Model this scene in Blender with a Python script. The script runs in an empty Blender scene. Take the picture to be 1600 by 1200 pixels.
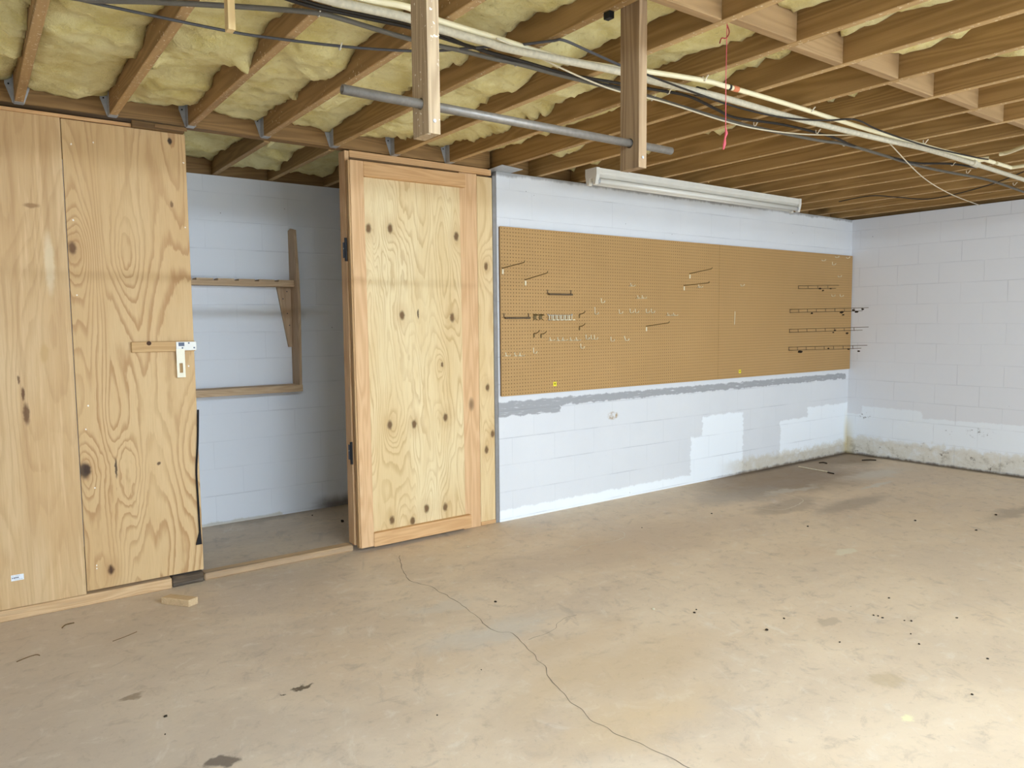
import bpy, bmesh, math, random
from mathutils import Vector, Matrix, noise as mnoise

# ------------------------------------------------------------------ camera
sc = bpy.context.scene
C = sc.collection
F_PX, YAW, PITCH, ROLL, CAM_H = 1165.59, 0.63087, 0.08045, -0.00971, 1.45453
def cam_axes():
    cy, sy, cp, sp = math.cos(YAW), math.sin(YAW), math.cos(PITCH), math.sin(PITCH)
    f = Vector((sy*cp, cy*cp, -sp)); r = Vector((cy, -sy, 0)); u = r.cross(f)
    cr, sr = math.cos(ROLL), math.sin(ROLL)
    return f, r*cr + u*sr, u*cr - r*sr
AF, AR, AU = cam_axes()
cam = bpy.data.cameras.new('camera'); cam_o = bpy.data.objects.new('camera', cam); C.objects.link(cam_o)
m = Matrix((AR, AU, -AF)).transposed().to_4x4(); m.translation = Vector((0, 0, CAM_H))
cam_o.matrix_world = m
cam.sensor_width = 36; cam.lens = F_PX*36/1600; cam.clip_start = .02
sc.camera = cam_o

# ------------------------------------------------------------------ light
sc.view_settings.view_transform = 'Standard'; sc.view_settings.look = 'None'
sc.view_settings.gamma = 1; sc.view_settings.use_curve_mapping = False
sc.view_settings.exposure = -0.02
W = bpy.data.worlds.new('world'); sc.world = W; W.use_nodes = True
W.node_tree.nodes['Background'].inputs[0].default_value = (.80, .90, 1, 1)
W.node_tree.nodes['Background'].inputs[1].default_value = .6
def area(name, loc, rot, sx, sy, power, col):
    l = bpy.data.lights.new(name, 'AREA'); l.shape = 'RECTANGLE'; l.size = sx; l.size_y = sy
    l.energy = power; l.color = col
    o = bpy.data.objects.new(name, l); C.objects.link(o); o.location = loc; o.rotation_euler = rot
    return o
# daylight entering through the open garage doorway in the wall behind the camera
area('daylight', (4.1, -2.62, 1.12), (math.radians(90), 0, 0), 5.0, 2.1, 265, (.73, .865, 1))
TUBE_STRENGTH = 290.0

# ------------------------------------------------------------------ helpers
D, XR, HT, HJ, JD = 4.4105, 7.787, 2.533, 2.540, .235
def on(px, py, axis, val):
    """point where the sight line through a pixel of the 1600x1200 frame meets a plane of the room"""
    d = AF*F_PX + AR*(px-800) - AU*(py-600)
    o = Vector((0, 0, CAM_H)); t = (val-o[axis])/d[axis]
    return o + d*t
def S(r, g=None, b=None):
    if g is None: r, g, b = r
    return tuple(((c/255)/12.92 if c/255 <= .04045 else ((c/255+.055)/1.055)**2.4) for c in (r, g, b)) + (1,)
def obj(name, bm, mat=None, parent=None, smooth=False):
    me = bpy.data.meshes.new(name); bm.normal_update(); bm.to_mesh(me); bm.free()
    if smooth:
        for p in me.polygons: p.use_smooth = True
    if mat: me.materials.append(mat)
    o = bpy.data.objects.new(name, me); C.objects.link(o)
    if parent: o.parent = parent
    return o
def tag(o, label, cat, group=None, kind=None):
    o['label'] = label; o['category'] = cat
    if group: o['group'] = group
    if kind: o['kind'] = kind
    return o
def thing(name, label, cat, loc=(0, 0, 0), group=None):
    o = bpy.data.objects.new(name, None); C.objects.link(o); o.location = loc; o.empty_display_size = .05
    return tag(o, label, cat, group)
def struct(o):
    o['kind'] = 'structure'; return o
def box(bm, x0, x1, y0, y1, z0, z1, bev=0.0):
    vs = [bm.verts.new(p) for p in ((x0,y0,z0),(x1,y0,z0),(x1,y1,z0),(x0,y1,z0),(x0,y0,z1),(x1,y0,z1),(x1,y1,z1),(x0,y1,z1))]
    fs = [bm.faces.new([vs[i] for i in q]) for q in ((0,3,2,1),(4,5,6,7),(0,1,5,4),(1,2,6,5),(2,3,7,6),(3,0,4,7))]
    if bev:
        es = list({e for f in fs for e in f.edges})
        bmesh.ops.bevel(bm, geom=es, offset=bev, segments=1, affect='EDGES', profile=.5)
    return bm
def bx(*a, bev=0.0):
    return box(bmesh.new(), *a, bev=bev)
def prism(bm, pts, axis, a, b):
    """polygon in the two other axes, extruded along axis from a to b"""
    def P(p, t):
        q = [p[0], p[1]]; q.insert(axis, t); return q
    va = [bm.verts.new(P(p, a)) for p in pts]; vb = [bm.verts.new(P(p, b)) for p in pts]
    bm.faces.new(va); bm.faces.new(vb[::-1]); n = len(pts)
    for i in range(n): bm.faces.new((va[i], vb[i], vb[(i+1) % n], va[(i+1) % n]))
    bmesh.ops.recalc_face_normals(bm, faces=bm.faces); return bm
def tube(bm, pts, r, seg=8, cap=True):
    pts = [Vector(p) for p in pts]; rings = []; up = Vector((0, 0, 1)); prev = None
    for i, p in enumerate(pts):
        t = ((pts[min(i+1, len(pts)-1)] - p).normalized() + (p - pts[max(i-1, 0)]).normalized())
        t = t.normalized() if t.length > 1e-6 else Vector((1, 0, 0))
        if prev is None:
            n = t.cross(up); n = n if n.length > 1e-3 else t.cross(Vector((1, 0, 0)))
        else: n = prev - t*prev.dot(t)
        n.normalize(); b = t.cross(n); prev = n
        rr = r[i] if isinstance(r, (list, tuple)) else r
        rings.append([bm.verts.new(p + (n*math.cos(a) + b*math.sin(a))*rr) for a in [2*math.pi*k/seg for k in range(seg)]])
    for A, B in zip(rings, rings[1:]):
        for k in range(seg): bm.faces.new((A[k], A[(k+1) % seg], B[(k+1) % seg], B[k]))
    if cap: bm.faces.new(rings[0][::-1]); bm.faces.new(rings[-1])
    bmesh.ops.recalc_face_normals(bm, faces=bm.faces); return bm
def tb(pts, r, seg=8): return tube(bmesh.new(), pts, r, seg)
def spline(pts, n=8):
    """Catmull-Rom through the points"""
    P = [Vector(p) for p in pts]; out = []
    for i in range(len(P)-1):
        a, b, c, d = P[max(i-1, 0)], P[i], P[i+1], P[min(i+2, len(P)-1)]
        for k in range(n):
            t = k/n
            out.append(.5*((2*b) + (c-a)*t + (2*a-5*b+4*c-d)*t*t + (3*b-a-3*c+d)*t**3))
    return out + [P[-1]]

# ------------------------------------------------------------------ materials
class X:
    """thin arithmetic wrapper over shader sockets"""
    def __init__(s, m, k): s.m, s.k = m, k
    def _b(s, op, o, sw=False):
        a, b = (o, s) if sw else (s, o)
        return s.m.math(op, a, b)
    def __add__(s, o): return s._b('ADD', o)
    def __radd__(s, o): return s._b('ADD', o)
    def __sub__(s, o): return s._b('SUBTRACT', o)
    def __rsub__(s, o): return s._b('SUBTRACT', o, True)
    def __mul__(s, o): return s._b('MULTIPLY', o)
    def __rmul__(s, o): return s._b('MULTIPLY', o)
    def __truediv__(s, o): return s._b('DIVIDE', o)
class Mat:
    def __init__(s, name, rough=.7, spec=.3, metal=0.0):
        s.mat = bpy.data.materials.new(name); s.mat.use_nodes = True; s.nt = s.mat.node_tree
        s.b = s.nt.nodes['Principled BSDF']; s.b.inputs['Roughness'].default_value = rough
        s.b.inputs['Specular IOR Level'].default_value = spec; s.b.inputs['Metallic'].default_value = metal
        s._tc = None; s._sep = None
    def node(s, t): return s.nt.nodes.new(t)
    def put(s, sock, v):
        if isinstance(v, X): s.nt.links.new(v.k, sock)
        else: sock.default_value = v
    def math(s, op, a, b=None, c=None, clamp=False):
        n = s.node('ShaderNodeMath'); n.operation = op; n.use_clamp = clamp
        s.put(n.inputs[0], a)
        if b is not None: s.put(n.inputs[1], b)
        if c is not None: s.put(n.inputs[2], c)
        return X(s, n.outputs[0])
    @property
    def P(s):
        if s._tc is None: s._tc = X(s, s.node('ShaderNodeTexCoord').outputs['Object'])
        return s._tc
    @property
    def xyz(s):
        if s._sep is None:
            n = s.node('ShaderNodeSeparateXYZ'); s.put(n.inputs[0], s.P); s._sep = [X(s, o) for o in n.outputs]
        return s._sep
    def rnd(s): return X(s, s.node('ShaderNodeObjectInfo').outputs['Random'])
    def vec(s, x, y, z):
        n = s.node('ShaderNodeCombineXYZ')
        for i, v in enumerate((x, y, z)): s.put(n.inputs[i], v)
        return X(s, n.outputs[0])
    def noise(s, v, scale=1., detail=3., rough=.5, dist=0., col=False):
        n = s.node('ShaderNodeTexNoise'); s.put(n.inputs['Vector'], v)
        n.inputs['Scale'].default_value = scale; n.inputs['Detail'].default_value = detail
        n.inputs['Roughness'].default_value = rough; n.inputs['Distortion'].default_value = dist
        return X(s, n.outputs['Color' if col else 'Fac'])
    def step(s, v, lo, hi, a=0., b=1.):
        n = s.node('ShaderNodeMapRange'); n.interpolation_type = 'SMOOTHSTEP'
        s.put(n.inputs[0], v); n.inputs[1].default_value = lo; n.inputs[2].default_value = hi
        n.inputs[3].default_value = a; n.inputs[4].default_value = b
        return X(s, n.outputs[0])
    def mix(s, f, a, b):
        n = s.node('ShaderNodeMix'); n.data_type = 'RGBA'
        s.put(n.inputs[0], f); s.put(n.inputs[6], a); s.put(n.inputs[7], b)
        return X(s, n.outputs[2])
    def blob(s, u, v, cu, cv, ru, rv, soft=.35):
        d = s.math('SQRT', s.math('POWER', (u-cu)/ru, 2) + s.math('POWER', (v-cv)/rv, 2))
        return s.step(d, 1-soft, 1+soft, 1., 0.)
    def rect(s, u, v, u0, u1, v0, v1, soft=.01):
        return s.step(u, u0-soft, u0+soft)*s.step(u, u1-soft, u1+soft, 1., 0.)*s.step(v, v0-soft, v0+soft)*s.step(v, v1-soft, v1+soft, 1., 0.)
    def color(s, c): s.put(s.b.inputs['Base Color'], c); return s
    def bump(s, h, dist=.002, strength=1.):
        n = s.node('ShaderNodeBump'); s.put(n.inputs['Height'], h)
        n.inputs['Distance'].default_value = dist; n.inputs['Strength'].default_value = strength
        s.nt.links.new(n.outputs[0], s.b.inputs['Normal']); return s
def flat(name, col, rough=.6, spec=.3, metal=0., var=.12, scale=30):
    M = Mat(name, rough, spec, metal)
    n = M.noise(M.P, scale, 4, .6)
    d = tuple(c*(1-var*2) for c in col[:3]) + (1,); u = tuple(min(1, c*(1+var)) for c in col[:3]) + (1,)
    M.color(M.mix(n, d, u)); return M.mat
def wood(name, light, dark, axis=2, freq=1., specks=None, rough=.65, knots=.0, wear=None, edge=None):
    """sawn lumber with the grain running along one axis"""
    M = Mat(name, rough, .25); x, y, z = M.xyz; r = M.rnd()*37.
    k = [1., 1., 1.]; k[axis] = .07
    p = M.vec(x*k[0] + r, y*k[1] + r*.7, z*k[2] + r*1.3)
    f = M.noise(p, 9*freq, 2, .5, .3)
    ring = M.math('SINE', f*70.)*.5 + .5
    k2 = [1., 1., 1.]; k2[axis] = .02
    fib = M.noise(M.vec(x*k2[0]+r, y*k2[1]+r, z*k2[2]+r), 160, 3, .6)
    big = M.noise(p, 3*freq, 3, .6)
    t = ring*.42 + fib*.38 + big*.45 - .12
    c = M.mix(M.math('MULTIPLY', t, 1., clamp=True), light, dark)
    if knots:
        k3 = [1., 1., 1.]; k3[axis] = .5
        v = M.node('ShaderNodeTexVoronoi'); v.inputs['Scale'].default_value = knots
        M.put(v.inputs['Vector'], M.vec(x*k3[0]+r, y*k3[1]+r, z*k3[2]+r))
        kn = M.step(X(M, v.outputs['Distance']), .05, .11, 1., 0.)
        c = M.mix(kn*.8, c, tuple(q*.28 for q in dark[:3])+(1,))
    if wear:
        c = M.mix(M.step(M.noise(p, 6, 5, .7), .52, .66), c, wear)
    if edge:                                         # bottom face: tinted paler to paint in the light there, plus paint flecks
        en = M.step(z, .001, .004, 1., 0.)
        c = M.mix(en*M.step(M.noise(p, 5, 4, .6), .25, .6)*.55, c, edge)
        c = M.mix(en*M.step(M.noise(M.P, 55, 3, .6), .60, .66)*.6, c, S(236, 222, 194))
    if specks:
        sp = M.step(M.noise(M.P, 70, 2, .5), .66, .70)*M.step(M.noise(M.P, 5, 2), .45, .6)
        c = M.mix(sp, c, specks)
    M.color(c); M.bump(ring*.3 + fib, .0015, .5); return M.mat
def plywood(name, base, late, pale, knots, seed, freq=1., contrast=1., plain=.0, marks=(), LF=5.6):
    """rotary-cut veneer in the local XZ plane: contour bands that swirl round the knots"""
    M = Mat(name, .6, .3); x, y, z = M.xyz
    p = M.vec(x*3.2*freq + seed, seed*.37, z*.55*freq)
    f = M.noise(p, 1., 2., .45, .25)
    jag = M.noise(M.vec(x*34, seed, z*5.), 1., 3, .6)
    fld = f*4.6 + jag*.12 + x*.5
    kn_ = M.noise(M.vec(x*9 + seed, 2.2, z*3), 1., 3, .6)
    for kx, kz, r, amp in knots:
        d2 = M.math('POWER', (x-kx)/(r*2.2), 2) + M.math('POWER', (z-kz)/(r*4.6), 2)
        fld = fld + M.math('EXPONENT', (d2 + (kn_-.5)*1.1)*-1.)*(amp*.42)
    ring = M.math('FRACT', fld*LF)
    band = M.step(ring, .45, .88)*M.step(ring, .90, 1., 1., 0.)
    msk = M.step(M.noise(M.vec(x*3.2+seed, 3.1, z*1.1), 1., 3), .34, .62, .25, 1.)
    fib = M.noise(M.vec(x*260, seed, z*7), 1., 3, .6)
    big = M.noise(M.vec(x*4+seed, 1.7, z*.7), 1., 4, .6)
    c = M.mix(M.step(big, .35, .7), base, pale)
    c = M.mix(band*msk*(.80*contrast), c, late)
    c = M.mix(M.step(fib, .45, .75)*.25, c, late)
    streak = M.noise(M.vec(x*16+seed, 9.2, z*.5), 1., 3, .6)
    c = M.mix(M.step(streak, .5, .75)*.5*plain, c, late)
    st2 = M.noise(M.vec(x*38+seed, 4.4, z*1.6), 1., 4, .65)
    c = M.mix(M.step(st2, .52, .74)*.55*plain, c, tuple(min(1, q*1.12) for q in pale[:3])+(1,))
    wx = x + (M.noise(M.P, 45, 2)-.5)*.012
    wz = z + (M.noise(M.P, 30, 2, .5)-.5)*.02
    for kx, kz, r, amp in knots:
        if r <= .036 and amp != 0:
            c = M.mix(M.blob(wx, wz, kx, kz, r*.52, r*.85, .45)*1., c, S(66, 42, 24))
            c = M.mix(M.blob(wx, wz, kx, kz, r*1.5, r*2.2, .7)*.30, c, late)
    for (kx, kz, ru, rv, col, al) in marks:
        c = M.mix(M.blob(wx, wz, kx, kz, ru, rv, .4)*al, c, col)
    M.color(c); M.bump(band*.4 + fib*.6, .001, .5); return M.mat

WHITE = S(226, 226, 226)
def blockwall(name, plane, joint_u, joint_z, course=.19975, patches=None, joint_vis=.5, vj=.22):
    """painted concrete blocks, 16 x 8 inch running bond; plane 'x' or 'y' is the wall's normal"""
    M = Mat(name, .75, .25); x, y, z = M.xyz
    u = x if plane == 'y' else y
    n = M.node('ShaderNodeTexBrick'); n.offset = .5; n.offset_frequency = 2; n.squash = 1; n.squash_frequency = 1
    wob = (M.noise(M.P, 3, 3)-.5)*.006
    M.put(n.inputs['Vector'], M.vec(u - joint_u + .4064*20, z - joint_z + course*20 + wob, 0.))
    n.inputs['Scale'].default_value = 1; n.inputs['Mortar Size'].default_value = .0045
    n.inputs['Mortar Smooth'].default_value = .6; n.inputs['Bias'].default_value = 0
    n.inputs['Brick Width'].default_value = .4064; n.inputs['Row Height'].default_value = course
    mort = X(M, n.outputs['Fac'])
    pn = M.noise(M.P, 22, 5, .65); bn = M.noise(M.P, 1.6, 4, .6)
    c = M.mix(bn, S(216, 217, 220), S(230, 230, 231))
    c = M.mix(M.step(pn, .58, .8)*.22, c, S(196, 198, 202))
    pat = M.step(M.noise(M.P, 2.3, 3), .42, .6)
    wu = u + (M.noise(M.vec(u*1., z*4., 2.), 6, 4, .6)-.5)*.10
    wz = z + (M.noise(M.vec(u*5, z*1., 5.), 2.2, 5, .65)-.5)*.06
    if patches: c = patches(M, c, u, z, wu, wz)
    dz_ = M.math('ABSOLUTE', M.math('FRACT', (z - joint_z + wob)/course + .5) - .5)*course
    hl = M.step(dz_, .0022, .0050, 1., 0.)*M.step(M.noise(M.vec(u*1.7, z*9, 1.), 1.4, 3), .30, .55)
    c = M.mix(M.math('MAXIMUM', hl*.55, mort*vj)*joint_vis*(.15 + pat*.6), c, S(150, 152, 160))
    sp = M.node('ShaderNodeTexVoronoi'); M.put(sp.inputs['Vector'], M.P); sp.inputs['Scale'].default_value = 7
    dot = M.step(X(M, sp.outputs['Distance']), .018, .034, 1., 0.)*M.step(M.noise(M.P, 2.0, 2), .5, .6)
    c = M.mix(dot*.8, c, S(70, 66, 62))
    M.color(c); M.bump(M.math('MAXIMUM', hl, mort*(vj*1.6))*-.8 + pn*.4 + M.noise(M.P, 120, 3)*.2, .002, .55)
    return M.mat

# ---------- materials
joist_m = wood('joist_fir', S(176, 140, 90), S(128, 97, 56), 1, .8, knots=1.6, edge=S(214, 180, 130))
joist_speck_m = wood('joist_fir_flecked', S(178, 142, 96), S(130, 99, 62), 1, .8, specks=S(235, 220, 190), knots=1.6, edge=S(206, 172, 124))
block_m = wood('blocking_fir', S(176, 144, 104), S(148, 118, 82), 0, .8)
header_m = wood('header_fir', S(162, 126, 80), S(118, 88, 52), 0, 1.2)
post_m = wood('weathered_post', S(196, 172, 138), S(140, 114, 84), 2, 1.4, specks=S(240, 232, 215))
stud_m = wood('new_fir_stud', S(232, 194, 148), S(204, 158, 112), 2, 1.1, knots=3.0)
rail_m = wood('new_fir_rail', S(226, 184, 134), S(196, 148, 98), 0, 1.1, knots=3.0)
sill_m = wood('worn_sill', S(226, 194, 150), S(192, 152, 108), 0, 1.4, knots=3.0, wear=S(176, 148, 116))
rot_m = wood('rotten_sill', S(110, 92, 72), S(46, 36, 28), 0, 2.0, wear=S(150, 140, 125))
pine_m = wood('pale_pine', S(212, 184, 148), S(176, 144, 110), 0, 1.6)
pine_v_m = wood('pale_pine_upright', S(206, 178, 146), S(172, 142, 110), 2, 1.4)
treated_m = wood('greenish_offcut', S(222, 194, 154), S(190, 160, 120), 0, 2.2)
stick_m = wood('fresh_stick', S(232, 204, 150), S(206, 172, 118), 2, 1.6)
deck_m = wood('subfloor_board', S(120, 88, 54), S(84, 58, 34), 0, .8)
galv_m = flat('galvanised_steel', S(190, 192, 194), .45, .5, .3, .2, 40)
dark_metal_m = flat('dark_hinge_steel', S(66, 70, 80), .4, .5, .7)
black_metal_m = flat('black_iron', S(22, 22, 25), .5, .4, .3)
pipe_m = flat('grey_conduit', S(132, 124, 114), .42, .5, .35, .25, 60)
white_metal_m = flat('white_enamel', S(226, 222, 212), .35, .5, 0, .05, 12)
tube_glass_m = flat('unlit_tube_glass', S(232, 230, 222), .2, .6, 0, .03, 8)
pvc_m = flat('cream_pvc', S(238, 226, 188), .35, .45, 0, .06, 14)
conduit_m = flat('dusty_white_pipe', S(206, 196, 172), .6, .3, 0, .22, 60)
grey_cable_m = flat('grey_cable', S(104, 98, 88), .55, .35, 0, .15, 30)
black_cable_m = flat('black_cable', S(42, 36, 32), .55, .35, 0, .15, 30)
white_cable_m = flat('white_cable', S(222, 210, 182), .55, .35, 0, .1, 30)
clip_m = flat('cable_clip_plastic', S(236, 226, 206), .5, .4)
pink_m = flat('pink_string', S(214, 96, 106), .8, .2, 0, .2, 200)
yellow_m = flat('yellow_sticker', S(240, 224, 60), .6, .3, 0, .04)
ink_m = flat('ink', S(120, 122, 134), .6, .2)
olive_ink_m = flat('olive_ink', S(140, 138, 20), .6, .2)
paper_m = flat('white_label_paper', S(236, 240, 244), .6, .3, 0, .02)
wire_m = flat('dull_wire', S(120, 100, 62), .5, .4, .4)
white_wire_m = flat('white_wire', S(236, 226, 196), .45, .4, 0, .06)
rust_m = flat('rusty_wire', S(110, 94, 74), .7, .3, .3)
rubber_m = flat('black_rubber', S(26, 25, 26), .7, .3)
dirt_m = flat('dark_dirt', S(58, 48, 38), .9, .1, 0, .3, 80)
chip_m = flat('pale_chip', S(226, 214, 186), .9, .1, 0, .2, 80)
leaf_m = flat('dry_leaf', S(128, 100, 66), .9, .1, 0, .3, 60)
orange_m = flat('orange_tape', S(214, 128, 90), .6, .3)

def insulation_mat():
    M = Mat('yellow_fibreglass', .95, .05); r = M.rnd()*20
    x, y, z = M.xyz; p = M.vec(x + r, y + r, z)
    a = M.noise(p, 7, 6, .65, .4); b = M.noise(p, 45, 4, .7, .6); g = M.noise(p, 2.2, 3, .5)
    c = M.mix(M.step(a, .34, .66), S(228, 210, 132), S(248, 236, 176))
    c = M.mix(M.step(b, .5, .8)*.5, c, S(238, 226, 164))
    c = M.mix(M.step(g, .60, .74)*.4, c, S(178, 158, 84))
    fz = M.noise(p, 26, 6, .75, .9)
    c = M.mix(M.step(fz, .56, .70)*.5, c, S(184, 162, 84)); c = M.mix(M.step(fz, .44, .30)*.45, c, S(242, 230, 172))
    M.color(c); M.bump(a*.7 + fz*.8 + b*.4 + M.noise(p, 160, 3, .7)*.3, .016, .9)
    M.b.inputs['Sheen Weight'].default_value = .2
    return M.mat
insul_m = insulation_mat()

def floor_mat():
    M = Mat('stained_concrete', .62, .35); x, y, z = M.xyz
    w = M.noise(M.P, 1.1, 4, .6, .5); n1 = M.noise(M.vec(x*1.2, y*1.9, 0.), 1.0, 6, .62, .6); n2 = M.noise(M.P, 6, 6, .68, .4)
    n3 = M.noise(M.P, 60, 4, .7)
    wx = x + (M.noise(M.vec(x, y, 4.), 2.2, 5, .65)-.5)*.55; wy = y + (M.noise(M.vec(x, y, 9.), 2.2, 5, .65)-.5)*.55
    fx = x + (M.noise(M.vec(x, y, 4.), 9, 4, .65)-.5)*.14; fy = y + (M.noise(M.vec(x, y, 9.), 9, 4, .65)-.5)*.14
    c = M.mix(M.step(n1, .36, .64), S(208, 188, 164), S(224, 204, 178))
    c = M.mix(M.step(w, .50, .66)*.5, c, S(212, 188, 158))
    c = M.mix(M.step(n2, .54, .74)*.4, c, S(180, 166, 150))
    c = M.mix(M.step(M.noise(M.P, 3.4, 5, .7, .8), .60, .72)*.45, c, S(224, 214, 202))
    # paler, warmer tone towards the near right, greyer slab to the left
    c = M.mix(M.step(wx + wy*-.35, 1.1, 2.6)*.35, c, S(230, 208, 178))
    c = M.mix(M.step(wx, .2, 1.5, 1., 0.)*.4, c, S(186, 176, 164))
    g1 = M.noise(M.vec(x, y*1.2, 2.), 9, 8, .72, .5); g2 = M.noise(M.vec(x*1.3, y, 5.), 26, 6, .75, .3); g3 = M.noise(M.vec(x - y*.4, y*.35 + x*.1, 1.), 7, 6, .7, .4)
    c = M.mix(M.step(g1, .52, .72)*.45, c, S(158, 142, 124)); c = M.mix(M.step(g1, .46, .30)*.4, c, S(232, 222, 206))
    c = M.mix(M.step(g2, .56, .74)*.35, c, S(150, 134, 116)); c = M.mix(M.step(g3, .60, .74)*.4, c, S(236, 228, 216))
    c = M.mix(M.step(g3, .42, .30)*.3, c, S(160, 146, 130))
    def B(cx, cy, rx, ry, col, a, soft=.35, fine=False):
        nonlocal c
        c = M.mix(M.blob(fx if fine else wx, fy if fine else wy, cx, cy, rx, ry, soft)*a, c, col)
    def at(px, py): return on(px, py, 2, 0)[:2]
    DK, WH = S(120, 106, 90), S(214, 208, 196)
    B(*at(1215, 745), .95, .55, S(128, 104, 78), .75, .5)          # damp brown in the far corner
    B(*at(1320, 715), .6, .35, S(112, 88, 62), .7, .5)
    B(*at(1330, 788), .45, .10, DK, .38, .4, True)
    B(*at(1230, 790), .42, .14, S(128, 112, 94), .35)
    B(*at(1365, 740), .42, .13, WH, .6, .6)
    B(*at(1370, 758), .25, .03, WH, .7, .5, True)
    B(*at(1240, 765), .34, .05, WH, .5, .5)
    B(*at(1150, 775), .5, .20, S(160, 150, 138), .5, .5)
    B(*at(1320, 862), .10, .045, S(226, 216, 192), .85, .3, True)   # dried paint splash
    B(*at(1415, 1122), .035, .022, S(240, 236, 186), .8, .5, True)
    B(*at(1385, 1062), .075, .05, S(188, 166, 130), .55, .3, True)
    B(*at(1295, 972), .08, .035, S(168, 150, 126), .5, .3, True)
    B(*at(1590, 725), .3, .12, DK, .5, .5)
    B(*at(1590, 800), .4, .1, S(140, 124, 106), .5, .5)
    B(*at(345, 1193), .055, .035, S(96, 84, 74), .8, .3, True)      # oil spot
    B(*at(470, 1075), .035, .015, S(84, 70, 52), .9, .3, True)
    B(*at(443, 1086), .012, .008, S(74, 60, 44), .9, .3, True)
    B(*at(205, 1090), .05, .02, S(138, 116, 90), .7, .4, True)
    B(*at(760, 985), .34, .10, S(206, 200, 190), .5, .6)
    B(*at(690, 945), .16, .06, S(206, 200, 190), .4, .6)
    B(*at(950, 1045), .5, .16, S(206, 178, 138), .5, .7)
    B(*at(900, 1000), .3, .10, S(204, 176, 138), .45, .7)
    B(*at(1000, 1110), .35, .12, S(222, 192, 146), .45, .8)
    B(*at(420, 800), .5, .25, S(138, 122, 104), .7, .5)
    B(*at(990, 850), .8, .3, S(198, 174, 146), .5, .6)
    # darker line where the slab meets the walls
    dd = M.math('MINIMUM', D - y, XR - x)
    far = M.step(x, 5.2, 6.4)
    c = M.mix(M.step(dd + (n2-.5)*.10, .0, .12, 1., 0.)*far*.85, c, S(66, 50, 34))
    sp = M.node('ShaderNodeTexVoronoi'); M.put(sp.inputs['Vector'], M.P); sp.inputs['Scale'].default_value = 9
    sz = M.step(M.noise(M.P, 3.3, 2), .52, .7)
    c = M.mix(M.step(X(M, sp.outputs['Distance']), .02, .045, 1., 0.)*sz*.8, c, S(86, 72, 56))
    sp2 = M.node('ShaderNodeTexVoronoi'); M.put(sp2.inputs['Vector'], M.vec(x+3.3, y+7.1, 0.)); sp2.inputs['Scale'].default_value = 12
    c = M.mix(M.step(X(M, sp2.outputs['Distance']), .015, .035, 1., 0.)*M.step(M.noise(M.P, 2.7, 2), .5, .7)*.8, c, S(226, 218, 200))
    c = M.mix(M.step(n3, .62, .8)*.18, c, S(120, 108, 94))
    M.color(c); M.bump(n2*.4 + n3*.25 + g2*.5, .004, .5)
    M.put(M.b.inputs['Roughness'], M.step(n1, .3, .7, .5, .72))
    return M.mat

def back_patches(M, c, u, z, wu, wz):
    DIRT, GREY, FRESH = S(196, 180, 148), S(158, 158, 160), S(244, 247, 250)
    c = M.mix(M.rect(wu, wz, 3., 5.32, -.2, 2.0, .02)*.0, c, FRESH)
    # unpainted grey strip where a work bench once met the wall
    g = M.rect(wu, wz, 2.9, 7.74, .825, .885, .006)
    g2 = M.rect(wu, wz, 2.9, 3.68, .775, .85, .006)
    gm = M.math('MAXIMUM', g, g2)
    c = M.mix(gm*M.step(M.noise(M.vec(u*3, z*30, 0.), 3, 4, .6), .28, .42)*.9, c, GREY)
    # freshly painted patches
    c = M.mix(M.rect(wu, wz, 5.20, 5.92, -.1, .42, .008), c, FRESH)
    c = M.mix(M.rect(wu, wz, 5.36, 5.95, -.1, .60, .008), c, FRESH)
    c = M.mix(M.rect(wu, wz, 6.55, 7.9, .1, .46, .008), c, FRESH)
    c = M.mix(M.rect(wu, wz, 7.02, 7.9, .1, .56, .008), c, FRESH)
    c = M.mix(M.rect(wu, wz, 3.0, 5.3, -.1, .085, .008), c, FRESH)
    # bare dirty foot of the wall towards the corner
    n = M.noise(M.vec(u, z, 3.), 7, 6, .7)
    foot = M.step(wz + (n-.5)*.26, .10, .17, 1., 0.)*M.step(wu, 5.5, 6.1)
    c = M.mix(foot*M.step(n, .30, .52, .3, .65), c, DIRT)
    c = M.mix(foot*M.step(n, .55, .75)*.6, c, S(104, 84, 56))
    c = M.mix(M.step(u, 7.70, 7.785)*M.step(wz, .2, .55, 1., 0.)*.6, c, S(206, 186, 120))
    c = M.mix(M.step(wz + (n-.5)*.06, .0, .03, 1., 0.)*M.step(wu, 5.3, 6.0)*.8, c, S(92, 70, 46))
    c = M.mix(M.blob(u + (n-.5)*.06, z + (n-.5)*.05, 4.24, .70, .055, .03, .3)*M.step(n, .42, .55), c, S(168, 140, 96))
    # ragged dark top edge
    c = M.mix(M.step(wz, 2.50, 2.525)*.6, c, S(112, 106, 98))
    return c
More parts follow.
